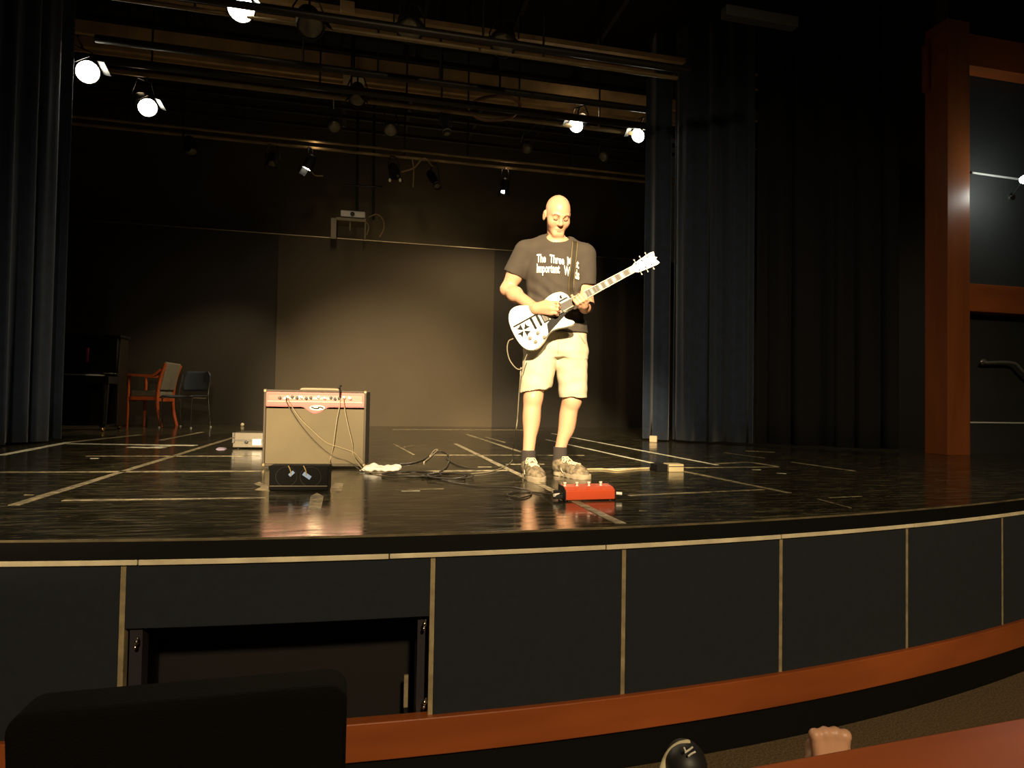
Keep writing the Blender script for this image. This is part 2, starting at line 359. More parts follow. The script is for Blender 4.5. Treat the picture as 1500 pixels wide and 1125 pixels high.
batten('F', 'bright tan lighting pipe across the middle of the rig', 132, HPIPE, .028, M_tanpipe, rods=(-.2, .9, 1.9, 3.0, -2.4))
batten('E', 'black lighting pipe below the ceiling joists', 118, HPIPE, .045, M_pipe, rods=(-.55, .45, 1.2))
batten('D', 'black lighting pipe hanging before the two widest joists', 90, HPIPE, .04, M_pipe, rods=(-.7, .1, .8, 1.5))
batten('B', 'olive lighting pipe near the top of the picture', 30, HPIPE, .022, M_tanpipe, rods=(-1.6, .3, 1.8))
batten('A', 'black lighting pipe nearest to the audience', 14, HPIPE-.05, .035, M_pipe, rods=(-1.2, 1.1))
# ceiling joists, parts of the ceiling
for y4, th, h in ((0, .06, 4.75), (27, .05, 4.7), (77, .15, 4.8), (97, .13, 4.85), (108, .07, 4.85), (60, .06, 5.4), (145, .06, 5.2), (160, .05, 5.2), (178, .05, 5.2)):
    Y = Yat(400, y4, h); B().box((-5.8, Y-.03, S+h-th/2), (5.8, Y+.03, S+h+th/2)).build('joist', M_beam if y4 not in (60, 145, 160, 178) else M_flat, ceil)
for x in (-2.2, -.4, .7, 1.9, 3.1):
    B().box((x-.03, 5.5, S+5.45), (x+.03, 12.2, S+5.55)).build('joist', M_flat, ceil)

M_lens_on = pm('lamp_lens_lit', (1, .9, .7), .3, emit=(1, .93, .74), estr=45)
M_lens_off = pm('lamp_lens', (.16, .14, .10), .15, spec=.8)
def fixture(px, py, Y, ypipe, zpipe, target, lit, label, r=.085, ln=.26, watts=0, ang=60, leak=0, style='fresnel'):
    p = Vector(W(px, py, Y))                   # centre of the lens
    d = (Vector(target)-p).normalized()
    o = empty('stage_light', p); tag(o, label, 'stage light', 'lit stage lights' if lit else 'unlit stage lights')
    if style == 'fresnel': prof = [(r*.55, -ln), (r*.8, -ln+.02), (r*.95, -ln*.75), (r*1.08, -ln*.3), (r*1.12, -.01), (r*1.12, .015), (r*1.0, .015), (r*1.0, -.012)]
    else: prof = [(r*.9, -ln*1.5), (r*1.05, -ln*1.4), (r*1.05, -ln*.7), (r*.75, -ln*.6), (r*.75, -.01), (r*.95, 0), (r*.95, .03), (r*.85, .03), (r*.85, -.012)]
    B().lathe(prof, (0, 0, 0), d, 20).build('housing', M_dmetal, o, smooth=40)
    B().lathe([(r*.97, -.02), (r*.97, .0), (r*.8, .008), (r*.4, .014), (0, .016)], (0, 0, 0), d, 20).build('lens', M_lens_on if lit else M_lens_off, o, smooth=40)
    sd = d.cross(Vector((0, 0, 1))).normalized(); mid = -d*ln*.5
    pc = Vector((p.x, ypipe, zpipe))-p; top = Vector((mid.x, mid.y, max(mid.z+.2, min(pc.z-.03, mid.z+.26))))
    rr = r*1.28
    B().tube([mid-sd*rr, mid-sd*rr+Vector((0, 0, .08)), top-sd*rr*.6, top+sd*rr*.6, mid+sd*rr+Vector((0, 0, .08)), mid+sd*rr], .009, 6).build('yoke', M_dmetal, o, smooth=40)
    B().tube([top, Vector((pc.x+mid.x*0+ (0), pc.y, pc.z)) if (pc-top).length < 1.2 else top+Vector((0, 0, .3))], .012, 6).build('clamp', M_dmetal, o, smooth=40)
    for k in range(4):
        a = PI/4+k*PI/2; u = sd*math.cos(a)+sd.cross(d)*math.sin(a)
        if style == 'fresnel' and k in (0, 1): B().bar(u*r*1.1+d*.0, u*r*1.5+d*.11, r*1.3, .004, d).build('barn_door', M_dmetal, o)
    if lit and watts:
        s_ = spot('stage_light_beam', p+d*.03, p+d*3, watts, ang, .6, .06); 
    if leak:
        ll = bpy.data.lights.new('stage_light_vent', 'POINT'); ll.energy = leak; ll.color = (1, .72, .4); ll.shadow_soft_size = .05
        lo_ = bpy.data.objects.new('stage_light_vent', ll); COL.objects.link(lo_); lo_.location = p-d*(ln+.06)+Vector((0, 0, .1))
    return o
zb = S+HPIPE
def fx(px, py, key, target, lit, label, dy=-.05, **k):
    fixture(px, py, battens[key]+dy, battens[key], zb, target, lit, label, **k)
fx(353, 12, 'B', (-.3, 1.0, S+.5), True, 'largest and nearest glowing stage light at the top of the picture', r=.12, watts=60, ang=75, leak=1.2)
fx(128, 105, 'D', (1.2, 3.6, S), True, 'glowing stage light next to the top of the left curtain', r=.115, watts=130, ang=46, dy=.25)
fx(216, 157, 'F', (.6, 4.0, S), True, 'glowing stage light below and right of the one beside the left curtain', r=.10, watts=150, ang=46, leak=.6)
fx(844, 183, 'F', (-1.0, 4.2, S), True, 'round glowing stage light above the bald man, left of a near twin', r=.095, watts=260, ang=64, leak=1.5)
fx(935, 198, 'F', (-1.4, 5.0, S), True, 'rightmost glowing stage light above the right curtain edge', r=.095, watts=260, ang=64, leak=.5)
fx(450, 246, 'H', (-2.35, 10.2, S+.3), True, 'small glowing stage light pointing down at left of the rear pipe', r=.07, ln=.2, watts=330, ang=62, leak=.6)
fx(739, 280, 'H', (1.85, 9.2, S), True, 'small glowing stage light pointing down over the man, on the rear pipe', r=.065, ln=.2, watts=260, ang=168, leak=.6)
T0 = (.4, 3.5, S)
fx(490, 186, 'F', T0, False, 'unlit stage light with pale round lens, left of its pair under the tan pipe', dy=.35, r=.075)
fx(572, 191, 'F', T0, False, 'unlit stage light with pale round lens, right of its pair under the tan pipe', dy=.35, r=.08)
fx(523, 147, 'F', (-.2, 6.0, S), False, 'unlit dark stage light hanging in front of the white box', r=.09)
fx(640, 272, 'H', (2.2, 6.2, S), False, 'long black tubular spotlight tilted to the lower right on the rear pipe', r=.06, ln=.25, style='profile')
fx(578, 258, 'H', (.9, 8.8, S), False, 'black stage light with two bright bolts at the middle of the rear pipe', r=.075, ln=.2)
fx(399, 240, 'H', (-1.2, 8.0, S), False, 'barely visible stage light at the left end of the rear pipe', r=.07, ln=.2)
fx(772, 218, 'F', T0, False, 'unlit stage light with dim lens left of the round glowing one', dy=.6, r=.075)
fx(884, 230, 'F', T0, False, 'unlit stage light with dim lens below the two right glowing ones', dy=.8, r=.07)
fx(455, 38, 'B', T0, False, 'large dark stage light right of the nearest glowing one', r=.12)
fx(600, 45, 'B', T0, False, 'large dark stage light at the top middle', r=.12)
fx(737, 66, 'B', T0, False, 'large dark stage light at the top above the glowing pair', r=.12)
fx(655, 195, 'F', (1.5, 6, S), False, 'thin black spotlight hanging upright in the rig middle', r=.06, style='profile')
fx(280, 222, 'H', (-1.5, 8.0, S), False, 'very dim stage light hanging left in the dark', r=.08)
# bolts on the middle rear fixture, cables in the rig
def cable(name, pts, r, m, label, n=8, cat='cable', group=None):
    return tag(B().tube(cat_rom(pts, n), r, 6).build(name, m, smooth=40), label, cat, group)
YH = battens['H']
M_tcab = pm('tan_cable', (.32, .22, .10), .5)
cable('rig_cable', [W(588, 252, YH-.1), W(606, 246, YH-.1), W(621, 232, YH-.1), W(634, 244, YH-.1)], .012, M_tcab, 'tan cable sagging between two lights on the rear pipe')
cable('rig_cable', [W(604, 233, YH-.06), W(606, 250, YH-.06), W(605, 274, YH-.06)], .009, M_tcab, 'tan cable end dangling from the rear pipe')
cable('rig_cable', [W(455, 250, YH-.1), W(462, 257, YH-.1), W(473, 258, YH-.1)], .008, M_tcab, 'short curl of cable beside the small glowing light')
YF = battens['F']
cable('rig_cable', [W(686, 160, YF-.2), W(700, 146, YF-.2), W(735, 141, YF-.2), W(762, 152, YF-.2), W(748, 172, YF-.2), W(712, 176, YF-.2), W(692, 168, YF-.2)], .02, pm('orange_cable', (.20, .10, .05), .5), 'loop of reddish cable coiled on the tan pipe')
for i, (px, py) in enumerate(((571, 264), (586, 264))):
    tag(B().ball(W(px, py, YH-.16), (.02, .02, .028), 10).build('wing_bolt', pm('bright_bolt', (.95, .85, .6), .3), smooth=True), ('left', 'right')[i]+' of two bright bolts under the middle rear stage light', 'bolt')
p = W(518, 117, 8.3); b = B(); hw = .13; 
jb = empty('junction_box', p); tag(jb, 'cream metal junction box hanging in the middle of the rig', 'box')
B().box((-hw, 0, -.11), (hw, .1, .11)).build('housing', pm('cream_box', (.75, .6, .38), .5), jb, .01)
B().tube([(0, .05, .11), (0, .05, S+6.2-p[2])], .012, 6).build('hanger_rod', M_dmetal, jb, smooth=40)
p = W(509, 8, 6.6); tag(B().box((p[0]-.07, 6.6, p[2]-.055), (p[0]+.07, 6.68, p[2]+.055)).build('junction_box', MATS['beam_tan'], bevel=.01), 'small tan box at the top edge of the rig', 'box')
p = W(1118, 22, 5.2); tag(B().box((p[0]-.38, 5.2, p[2]-.05), (p[0]+.38, 5.3, p[2]+.05)).build('ceiling_duct', pm('grey_duct', (.05, .048, .044), .6), bevel=.01), 'dim grey ceiling strip at the top right', 'duct')

# projector on a hanging shelf
YP = 10.7; c = W(514, 336, YP)
sh = empty('hanging_shelf', c); tag(sh, 'grey hanging shelf carrying the projector', 'shelf')
L_ = lambda px, py, Y=YP: Vector(W(px, py, Y)-c)
M_sh = pm('grey_shelf', (.20, .16, .10), .5, .2)
B().box((L_(493, 322).x, -.12, L_(493, 325).z), (L_(536, 322).x, .25, L_(493, 320.5).z)).build('shelf_board', M_sh, sh, .004)
for x in (494, 535): B().box((L_(x, 0).x-.008 if x < 500 else L_(x, 330).x-.008, -.1, L_(x, 352).z), (L_(x, 330).x+.008, -.08, L_(x, 322).z)).build('bracket', M_sh, sh)
B().box((L_(494, 330).x-.008, -.1, L_(494, 352).z), (L_(494, 330).x+.008, -.08, L_(494, 322).z)).build('bracket', M_sh, sh)
B().box((L_(513, 330).x-.006, -.1, L_(513, 340).z), (L_(513, 330).x+.006, -.08, L_(513, 322).z)).build('bracket', M_sh, sh)
for x in (523, 547): B().tube([L_(x, 322, YP+.2), L_(x+2, 60, YP+.2)], .022, 8).build('drop_pipe', M_pipe, sh, smooth=40)
B().tube([L_(505, 271, YP+.17), L_(560, 274, YP+.17)], .018, 8).build('cross_pipe', M_pipe, sh, smooth=40)
pj = empty('projector', W(516.5, 320.5, YP)); tag(pj, 'white projector with dark lens on the hanging shelf', 'projector'); c2 = W(516.5, 320.5, YP)
K = lambda px, py: Vector(W(px, py, YP)-c2)
x0, x1 = K(499, 315).x, K(535, 315).x; z1 = K(516, 311).z
B().box((x0, -.1, 0), (x1, .2, z1)).build('body', M_white, pj, .02, segs=3)
B().lathe([(.032, 0), (.034, .03), (.026, .035), (.022, .02)], (K(516.5, 316.5).x, -.1, K(516.5, 316.5).z), (0, -1, 0)).build('lens', M_dmetal, pj, smooth=40)
cable('projector_cable', [W(540, 318, YP), W(552, 314, YP), W(561, 322, YP), W(562, 335, YP), W(556, 347, YP)], .009, M_tcab, 'loop of cable hanging beside the projector')
cable('projector_cable', [W(534, 322, YP-.05), W(540, 332, YP-.05), W(537, 344, YP-.05)], .008, M_tcab, 'short cable hanging at the right end of the projector shelf')

# ------------------------------------------------------------------ guitar amplifier
a0 = F(383.5, 686); a1 = F(534.5, 686.5)
AW = float(np.linalg.norm(a1-a0)); ang = math.atan2(a1[1]-a0[1], a1[0]-a0[0]); AH = .525; AD = .27
amp = empty('guitar_amplifier', a0, ang); tag(amp, 'guitar amplifier with tan grille cloth and red control panel', 'amplifier')
M_tolex = pm('brown_tolex', (.07, .055, .035), .6, bump=.3, bscale=200)
M_grille = pm('tan_grille_cloth', (.145, .118, .068), .85, var=.08, vscale=4, bump=.25, bscale=350)
M_red = pm('red_panel', (.46, .05, .033), .4)
M_redd = pm('dark_red_piping', (.35, .02, .02), .4)
t = .015; ft = .014
fr = B(); fr.box((0, 0, ft), (t, AD, AH)); fr.box((AW-t, 0, ft), (AW, AD, AH)); fr.box((t, 0, ft), (AW-t, AD, ft+t)); fr.box((t, 0, AH-t), (AW-t, AD, AH)); fr.box((t, AD-.02, ft+t), (AW-t, AD, AH-t))
fr.build('cabinet', M_tolex, amp, .006)
B().box((t, .012, ft+t), (AW-t, .03, AH-.125)).build('grille_cloth', M_grille, amp, .003)
gl = []
for i in range(41):                      # red panel with a dip for the badge
    u = i/40; x = t+(AW-2*t)*u; q = (u-.5)/.14; dip = .045*max(0, math.cos(max(-1, min(1, q))*PI/2))**1.5; gl.append((x, AH-.105-dip))
def pan(off, y0, y1, ztop, nm, m, par):
    pl = [(t, ztop)]+[(x, z-off) for x, z in gl]+[(AW-t, ztop)]
    return B().prism(pl, 0, 1, lambda x, z, k: (x, y0+(y1-y0)*k, z)).build(nm, m, par)
pan(.008, .008, .03, AH-t, 'panel_piping', M_redd, amp)
cp = pan(0, .004, .03, AH-t, 'control_panel', M_red, amp)
B().box((t+.01, 0, AH-.078), (AW-t-.01, .006, AH-.03)).build('panel_plate', pm('salmon_plate', (.52, .09, .05), .3), cp, .002)
B().box((t+.01, -.001, AH-.080), (AW-t-.01, .005, AH-.076)).build('panel_line', pm('cream_line', (.75, .6, .4), .4), cp)
B().box((t+.12, -.0015, AH-.060), (t+.49, .005, AH-.048)).build('lettering', MATS['cream_line'], cp)
for i, u in enumerate((.155, .23, .275, .32, .365, .41, .455, .53, .59, .65, .69, .73, .78, .84)):
    x = AW*u; zz = AH-.052+.002*((i*7) % 5-2)
    B().lathe([(.011, 0), (.011, .006), (.009, .018), (.0, .019)], (x, 0, zz), (0, -1, 0), 12).build('knob', M_chrome if i in (1, 4, 7, 8, 12, 13) else M_rub, cp, smooth=40)
for u in (.20, .345, .535, .83): B().lathe([(.007, 0), (.007, .003), (0, .005)], (AW*u, 0, AH-.045-.012*(u < .25)), (0, -1, 0), 10).build('indicator', pm('indicator_white', (.9, .85, .95), .3, emit=(.9, .8, 1), estr=.6), cp, smooth=40)
bd = B(); bd.prism([(AW*.52+.052*math.cos(k*PI/12), AH-.118+.019*math.sin(k*PI/12)) for k in range(24)], 0, 1, lambda x, z, k: (x, -.004+.01*k, z)); bdo = bd.build('badge', pm('badge_cream', (.75, .66, .48), .3, .2), amp, .002)
B().tube(cat_rom([(AW*.52-.038, -.006, AH-.112), (AW*.52-.02, -.006, AH-.122), (AW*.52+.006, -.006, AH-.122), (AW*.52+.012, -.006, AH-.114), (AW*.52+.03, -.006, AH-.116), (AW*.52+.04, -.006, AH-.122)], 6), .005, 6).build('script', M_rub, bdo)
hb = B(); hb.tube(cat_rom([(AW*.32, AD*.5, AH), (AW*.34, AD*.5, AH+.008), (AW*.5, AD*.5, AH+.009), (AW*.67, AD*.5, AH+.008), (AW*.69, AD*.5, AH)], 6), .009, 8); hb.build('handle', pm('tan_leather', (.3, .24, .15), .6), amp, smooth=40)
for x in (.0, AW):
    for z in (ft, AH):
        s1 = 1 if x == 0 else -1; s2 = 1 if z == ft else -1
        B().box((min(x-.003*s1, x+.020*s1), -.003, min(z-.003*s2, z+.020*s2)), (max(x-.003*s1, x+.020*s1), .025, max(z-.003*s2, z+.020*s2))).build('corner_cap', pm('corner_metal', (.22, .17, .09), .4, .5), amp, .006)
for x in (.05, AW-.05):
    for y in (.05, AD-.05): B().lathe([(.018, 0), (.02, .019)], (x, y, 0), (0, 0, 1), 12).build('foot', M_rub, amp)
def AP(px, py, dy=-.008):                # point of the amplifier's front plane under a pixel, dy before it
    n = np.array([-math.sin(ang), math.cos(ang), 0]); d = ray(px, py); o = np.array(a0)+n*dy
    return CP+d*(np.dot(o-CP, n)/np.dot(d, n))
def FL(px, py, h=.006): q = F(px, py, S+h); return q
M_gcab = pm('grey_cable', (.30, .245, .15), .5); M_cab = pm('dark_cable', (.03, .025, .018), .45)
cable('audio_cable', [AP(421, 581, -.02), AP(424, 590), AP(440, 613), AP(455, 628), AP(478, 648), AP(500, 656), AP(520, 664), FL(536, 682, .02), FL(548, 688)], .0032, M_gcab, 'cable curving across the grille from the left controls of the amplifier')
cable('audio_cable', [AP(419, 582, -.02), AP(421, 592), AP(438, 620), AP(462, 648), AP(487, 668), AP(510, 676), FL(532, 690, .01), FL(560, 694), FL(600, 694)], .0032, pm('dull_brown_cable', (.09, .072, .045), .6), 'lower dark cable curving across the amplifier grille')  # darker tone than the other cables on the grille
cable('audio_cable', [AP(498, 566, -.02), AP(498, 590), AP(494, 612), AP(491, 632), AP(488, 655), AP(483, 676), FL(481, 692, .008)], .0032, M_gcab, 'cable hanging straight down the right half of the grille')
cable('audio_cable', [AP(503, 583, -.02), AP(505, 600), AP(510, 625), AP(516, 650), AP(518, 668), FL(536, 690, .008), FL(575, 698), FL(620, 697)], .0032, M_gcab, 'cable hanging along the far right of the amplifier grille')
tag(B().tube(cat_rom([AP(498, 584, -.01), AP(498, 572, -.02), AP(497, 567, -.03), AP(500, 565, -.02)], 5), .006, 8).build('cable_plug', M_rub, smooth=40), 'black plug and bent cable above the amplifier top edge', 'plug')

# ------------------------------------------------------------------ small things on the stage
# black floor box with blue tape
b0 = F(393.5, 719); b1 = F(480.5, 719); BW = float(np.linalg.norm(b1-b0)); bang = math.atan2(b1[1]-b0[1], b1[0]-b0[0])
bx = empty('floor_box', b0, bang); tag(bx, 'small black floor box with two blue tape pieces before the amplifier', 'box'); BH = .128
M_bbox = pm('black_box_vinyl', (.004, .0036, .003), .8, spec=.15, bump=.2, bscale=150)
B().box((0, 0, .0), (BW, .10, BH)).build('case', M_bbox, bx, .006)
for x in (.085, .205):
    B().tube([(x+.052*math.cos(k*PI/12), -.001, .072+.050*math.sin(k*PI/12)) for k in range(25)], .0014, 6).build('speaker_ring', pm('ring_grey', (.010, .008, .005), .6), bx, smooth=40)
for i, (x, z, a, wdt, hgt) in enumerate(((.112, .088, .75, .03, .016), (.188, .078, -.6, .044, .02))):
    e = B(); cs, sn = math.cos(a), math.sin(a)
    e.prism([(x+u*wdt/2*cs-v*hgt/2*sn, z+u*wdt/2*sn+v*hgt/2*cs) for u, v in ((-1,-1),(1,-1),(1,1),(-1,1))], 0, 1, lambda X_, Z_, k: (X_, -.008+.002*k, Z_)); e.build('blue_tape', pm('blue_tape', (.16, .26, .48), .5), bx)
for x0_, x1_ in ((.095, .11), (.17, .185)):
    B().tube(cat_rom([(x0_, -.006, BH), (x0_+.012, -.008, BH-.025), (x1_, -.006, BH-.05)], 4), .003, 6).build('cord', pm('gold_cord', (.3, .22, .08), .5), bx)
B().box((.004, -.004, .022), (BW-.004, .0, .027)).build('edge_line', MATS['dull_brown_cable'], bx)
# metal case left of the amplifier
k0 = F(340.5, 657.5); ca = empty('equipment_case', k0, -.12); tag(ca, 'low grey metal case with white label half behind the amplifier', 'case')
M_case = pm('case_grey', (.14, .12, .085), .4, .3)
B().box((0, 0, .012), (.42, .32, .075)).build('body', M_case, ca, .006); B().box((0, 0, .078), (.42, .32, .148)).build('lid', M_case, ca, .006)
B().box((-.003, -.003, .070), (.423, .323, .084)).build('seam_band', M_chrome, ca, .002)
B().box((.172, -.004, .035), (.25, .001, .09)).build('label', M_white, ca)
B().lathe([(.012, 0), (.016, .006), (.014, .018), (0, .02)], (.12, -.002, .062), (0, -1, 0), 14).build('latch', M_rub, ca, smooth=40)
B().box((-.006, -.006, .1), (.02, .02, .15)).build('corner_cap', M_chrome, ca, .004); B().box((-.006, -.006, .05), (.02, .02, .1)).build('corner_cap', M_chrome, ca, .004)
for x in (.04, .38):
    for y in (.04, .28): B().lathe([(.012, 0), (.014, .013)], (x, y, 0), (0, 0, 1), 10).build('foot', M_rub, ca)
# red pedal board
p0 = F(829, 735); p1 = F(901, 733); PW = float(np.linalg.norm(p1-p0)); pa = math.atan2(p1[1]-p0[1], p1[0]-p0[0])
pd = empty('pedal_board', p0, pa); tag(pd, 'red metal guitar pedal board with four silver switches', 'pedal')
M_pred = pm('pedal_red', (.62, .085, .028), .35)
M_knobw = pm('nickel_white', (.85, .8, .7), .3)
sec = [(0, .006), (0, .052), (.03, .066), (.095, .072), (.095, .006)]
B().prism(sec, 0, PW, lambda y, z, x: (x, y, z)).build('housing', M_pred, pd, .004)
for x, nm in ((-.005, 'end_cap'), (PW, 'end_cap')):
    B().prism([(-.004, .002), (-.004, .05), (.03, .07), (.1, .075), (.1, .002)], x, x+.005, lambda y, z, x_: (x_, y, z)).build(nm, M_rub, pd, .002)
for i in range(4):
    x = .012+PW*.245*i
    sw = B().lathe([(.007, 0), (.007, .004), (.0045, .006), (.0045, .012), (.008, .014), (.008, .021), (0, .022)], (x, .05, .066), (0, 0, 1), 12).build('foot_switch', M_knobw, pd, smooth=40)
for x, s_ in ((-.005, -1), (PW+.005, 1)):
    jk = B().tube([(x, .045, .03), (x+.045*s_, .03, .027)], .008, 10).build('jack_plug', M_knobw, pd, smooth=40)
B().prism([(0, .006), (-.03, .01), (-.03, .028), (0, .05)], -.045, -.005, lambda y, z, x: (x, .06+y*1.2, z)).build('socket_block', M_rub, pd, .003)
for x in (.02, PW-.02):
    for y in (.015, .08): B().lathe([(.008, 0), (.008, .007)], (x, y, 0), (0, 0, 1), 8).build('foot', M_rub, pd)
# small floor box right of the man
k0 = F(984, 691.5); fb = empty('floor_switch', k0, -.05); tag(fb, 'small dark floor box with pale end right of the man', 'box')
B().box((-.02, .0, 0), (.09, .1, .055)).build('pale_cover', pm('pale_cover', (.42, .35, .2), .45), fb, .004)
B().box((-.10, .02, .0), (-.02, .14, .05)).build('dark_body', M_bbox, fb, .004)
B().box((-.021, -.003, .036), (.091, .0, .04)).build('seam', M_rub, fb)
cable('audio_cable', [FL(846, 688), FL(880, 687), FL(905, 689), FL(940, 686), FL(962, 686), FL(976, 687.5)], .006, pm('pale_cable', (.45, .36, .2), .5), 'pale cable running from behind the shoe to the small floor box')
# towel
tw0 = F(534, 691)
def lump(name, m, label, cat, outline, hmax, seed, origin):
    rnd = np.random.RandomState(seed); pts = np.array([F(*q)[:2] for q in outline]); c = pts.mean(0); n = len(pts); vs = []; K_ = 7
    for i in range(K_+1):
        f_ = 1-i/K_
        for p in pts:
            q = c+(p-c)*(f_**.8 if f_ > 0 else 0.001); h = hmax*(1-f_**2.2)*(.75+.5*rnd.rand()) if i else 0
            vs.append((q[0], q[1], S+h))
    fs = [(i*n+k, i*n+(k+1) % n, (i+1)*n+(k+1) % n, (i+1)*n+k) for i in range(K_) for k in range(n)]
    o = B().add(vs, fs).build(name, m, smooth=True); sb = o.modifiers.new('s', 'SUBSURF'); sb.levels = 1; sb.render_levels = 2
    return tag(o, label, cat)
M_towel = pm('white_towel', (.85, .82, .75), .95, bump=.5, bscale=80)
TOWEL = True
lump('paper_scrap', pm('lilac_paper', (.65, .55, .75), .7), 'small crumpled lilac paper left of the metal case', 'paper', [(315,658),(320,655),(327,656),(333,655.5),(332,659),(325,659.5),(318,660)], .010, 5, None)
tag(B().ball(F(355, 624.5)+np.array([0, 0, .025]), .03, 10).build('small_ball', M_lip, smooth=True), 'tiny pale ball on the floor behind the metal case', 'ball')
# cables on the floor
def loops(c, rx, ry, n, seed, px=True):
    rnd = random.Random(seed); out = []
    for i in range(n*8):
        a = i*PI/4; q = FL(c[0]+rx*(1+.25*rnd.uniform(-1, 1))*math.cos(a)+rnd.uniform(-4, 4), c[1]+ry*(1+.3*rnd.uniform(-1, 1))*math.sin(a), .006+.004*(i/8))
        out.append(q)
    return out
cable('audio_cable', loops((655, 697), 32, 4, 4, 1), .0045, M_cab, 'tangled pile of dark cable on the floor between amplifier and man', 6)
cable('audio_cable', loops((605, 694), 40, 3, 3, 2), .0045, M_cab, 'loops of dark cable right of the white towel', 6)
cable('audio_cable', [FL(586, 680), FL(605, 678), FL(622, 672), FL(636, 662), FL(650, 662), FL(658, 670), FL(654, 684), FL(640, 694)], .006, M_cab, 'dark cable looping wide behind the cable pile')
cable('audio_cable', [FL(630, 668), FL(636, 660), FL(641, 659), FL(632, 668), FL(621, 677)], .006, M_gcab, 'short grey cable crossing the wide loop')
cable('audio_cable', [FL(654, 672), FL(672, 682), FL(700, 686), FL(735, 684)], .005, M_cab, 'thin dark cable running towards the left shoe')
cable('audio_cable', [FL(640, 700), FL(660, 706), FL(700, 712), FL(745, 713), FL(772, 718), FL(778, 724), FL(762, 729), FL(742, 725), FL(760, 720), FL(790, 722), FL(815, 725.5, .025)], .0045, M_cab, 'dark cable looping on the floor into the red pedal board')

# ------------------------------------------------------------------ smooth solid modelling (distance field -> mesh)
class SDF:
    def __init__(s, lo, hi, h):
        s.h = h; s.lo = np.array(lo, float); n = np.ceil((np.array(hi)-s.lo)/h).astype(int)+1; s.n = n
        s.ax = [(s.lo[i]+h*np.arange(n[i])).astype(np.float32) for i in range(3)]
        s.phi = np.full(n, .06, np.float32)
    def _sub(s, lo, hi, m):
        sl = []
        for i in range(3):
            a = int(max(0, math.floor((lo[i]-m-s.lo[i])/s.h))); b = int(min(s.n[i], math.ceil((hi[i]+m-s.lo[i])/s.h)+1)); sl.append(slice(a, max(a, b)))
        sl = tuple(sl); g = np.ix_(*[s.ax[i][sl[i]] for i in range(3)]); return sl, g
    def add(s, prim, k=.01):
        fn, lo, hi = prim; sl, g = s._sub(lo, hi, k+3*s.h)
        if s.phi[sl].size == 0: return
        d = fn(*g); p = s.phi[sl]; hh = np.clip(.5+.5*(p-d)/k, 0, 1); s.phi[sl] = p*(1-hh)+d*hh-k*hh*(1-hh)
    def cut(s, prim, k=.005):
        fn, lo, hi = prim; sl, g = s._sub(lo, hi, k+3*s.h)
        if s.phi[sl].size == 0: return
        d = -fn(*g); p = s.phi[sl]; hh = np.clip(.5-.5*(p-d)/k, 0, 1); s.phi[sl] = p*(1-hh)+d*hh+k*hh*(1-hh)
    def mesh(s, name, m, parent=None, disp=None):
        phi = s.phi
        if disp is not None:
            phi = phi+disp(*np.ix_(*s.ax)).astype(np.float32)
        neg = phi < 0; nx, ny, nz = phi.shape
        c = np.zeros((nx-1, ny-1, nz-1), np.int8)
        for i in (0, 1):
            for j in (0, 1):
                for k in (0, 1): c += neg[i:nx-1+i, j:ny-1+j, k:nz-1+k]
        mix = (c > 0) & (c < 8); ijk = np.argwhere(mix); idx = np.full(mix.shape, -1, np.int32); idx[mix] = np.arange(len(ijk))
        pos = np.zeros((len(ijk), 3)); cnt = np.zeros(len(ijk))
        cs = [(i, j, k) for i in (0, 1) for j in (0, 1) for k in (0, 1)]
        for a in cs:
            for ax in range(3):
                if a[ax] == 0:
                    b = list(a); b[ax] = 1
                    va = phi[ijk[:,0]+a[0], ijk[:,1]+a[1], ijk[:,2]+a[2]]; vb = phi[ijk[:,0]+b[0], ijk[:,1]+b[1], ijk[:,2]+b[2]]
                    cr = (va < 0) != (vb < 0); t = np.where(cr, va/np.where(cr, va-vb, 1), 0)
                    for q in range(3): pos[:, q] += np.where(cr, a[q]+(t if q == ax else 0), 0)
                    cnt += cr
        v = s.lo+(ijk+pos/cnt[:, None])*s.h
        quads = []
        for ax in range(3):
            sl0 = [slice(1, None)]*3; sl0[ax] = slice(0, -1); sl1 = [slice(1, None)]*3; sl1[ax] = slice(1, None)
            sl0 = [slice(1, n_-1) if q != ax else slice(0, n_-1) for q, n_ in enumerate(phi.shape)]
            sl1 = [slice(1, n_-1) if q != ax else slice(1, n_) for q, n_ in enumerate(phi.shape)]
            A = neg[tuple(sl0)]; Bb = neg[tuple(sl1)]; e = np.argwhere(A != Bb); fl = A[A != Bb]
            e = e+np.array([1 if q != ax else 0 for q in range(3)]); u, w_ = [(1, 2), (2, 0), (0, 1)][ax]
            du = np.zeros(3, int); du[u] = 1; dw = np.zeros(3, int); dw[w_] = 1
            g_ = lambda o: idx[tuple((e-o).T)]
            q = np.stack([g_(du+dw), g_(dw), g_(np.zeros(3, int)), g_(du)], 1); q[~fl] = q[~fl][:, ::-1]; quads.append(q)
        q = np.concatenate(quads)
        me = bpy.data.meshes.new(name); me.vertices.add(len(v)); me.vertices.foreach_set('co', v.astype(np.float32).ravel())
        me.loops.add(q.size); me.loops.foreach_set('vertex_index', q.astype(np.int32).ravel())
        me.polygons.add(len(q)); me.polygons.foreach_set('loop_start', np.arange(0, q.size, 4, dtype=np.int32))
        me.update(calc_edges=True); me.validate(); me.shade_smooth(); me.materials.append(m)
        o = bpy.data.objects.new(name, me); COL.objects.link(o)
        if parent: o.parent = parent
        sm = o.modifiers.new('relax', 'SMOOTH'); sm.factor = .5; sm.iterations = 2
        o['_v'] = 0; del o['_v']
        return o
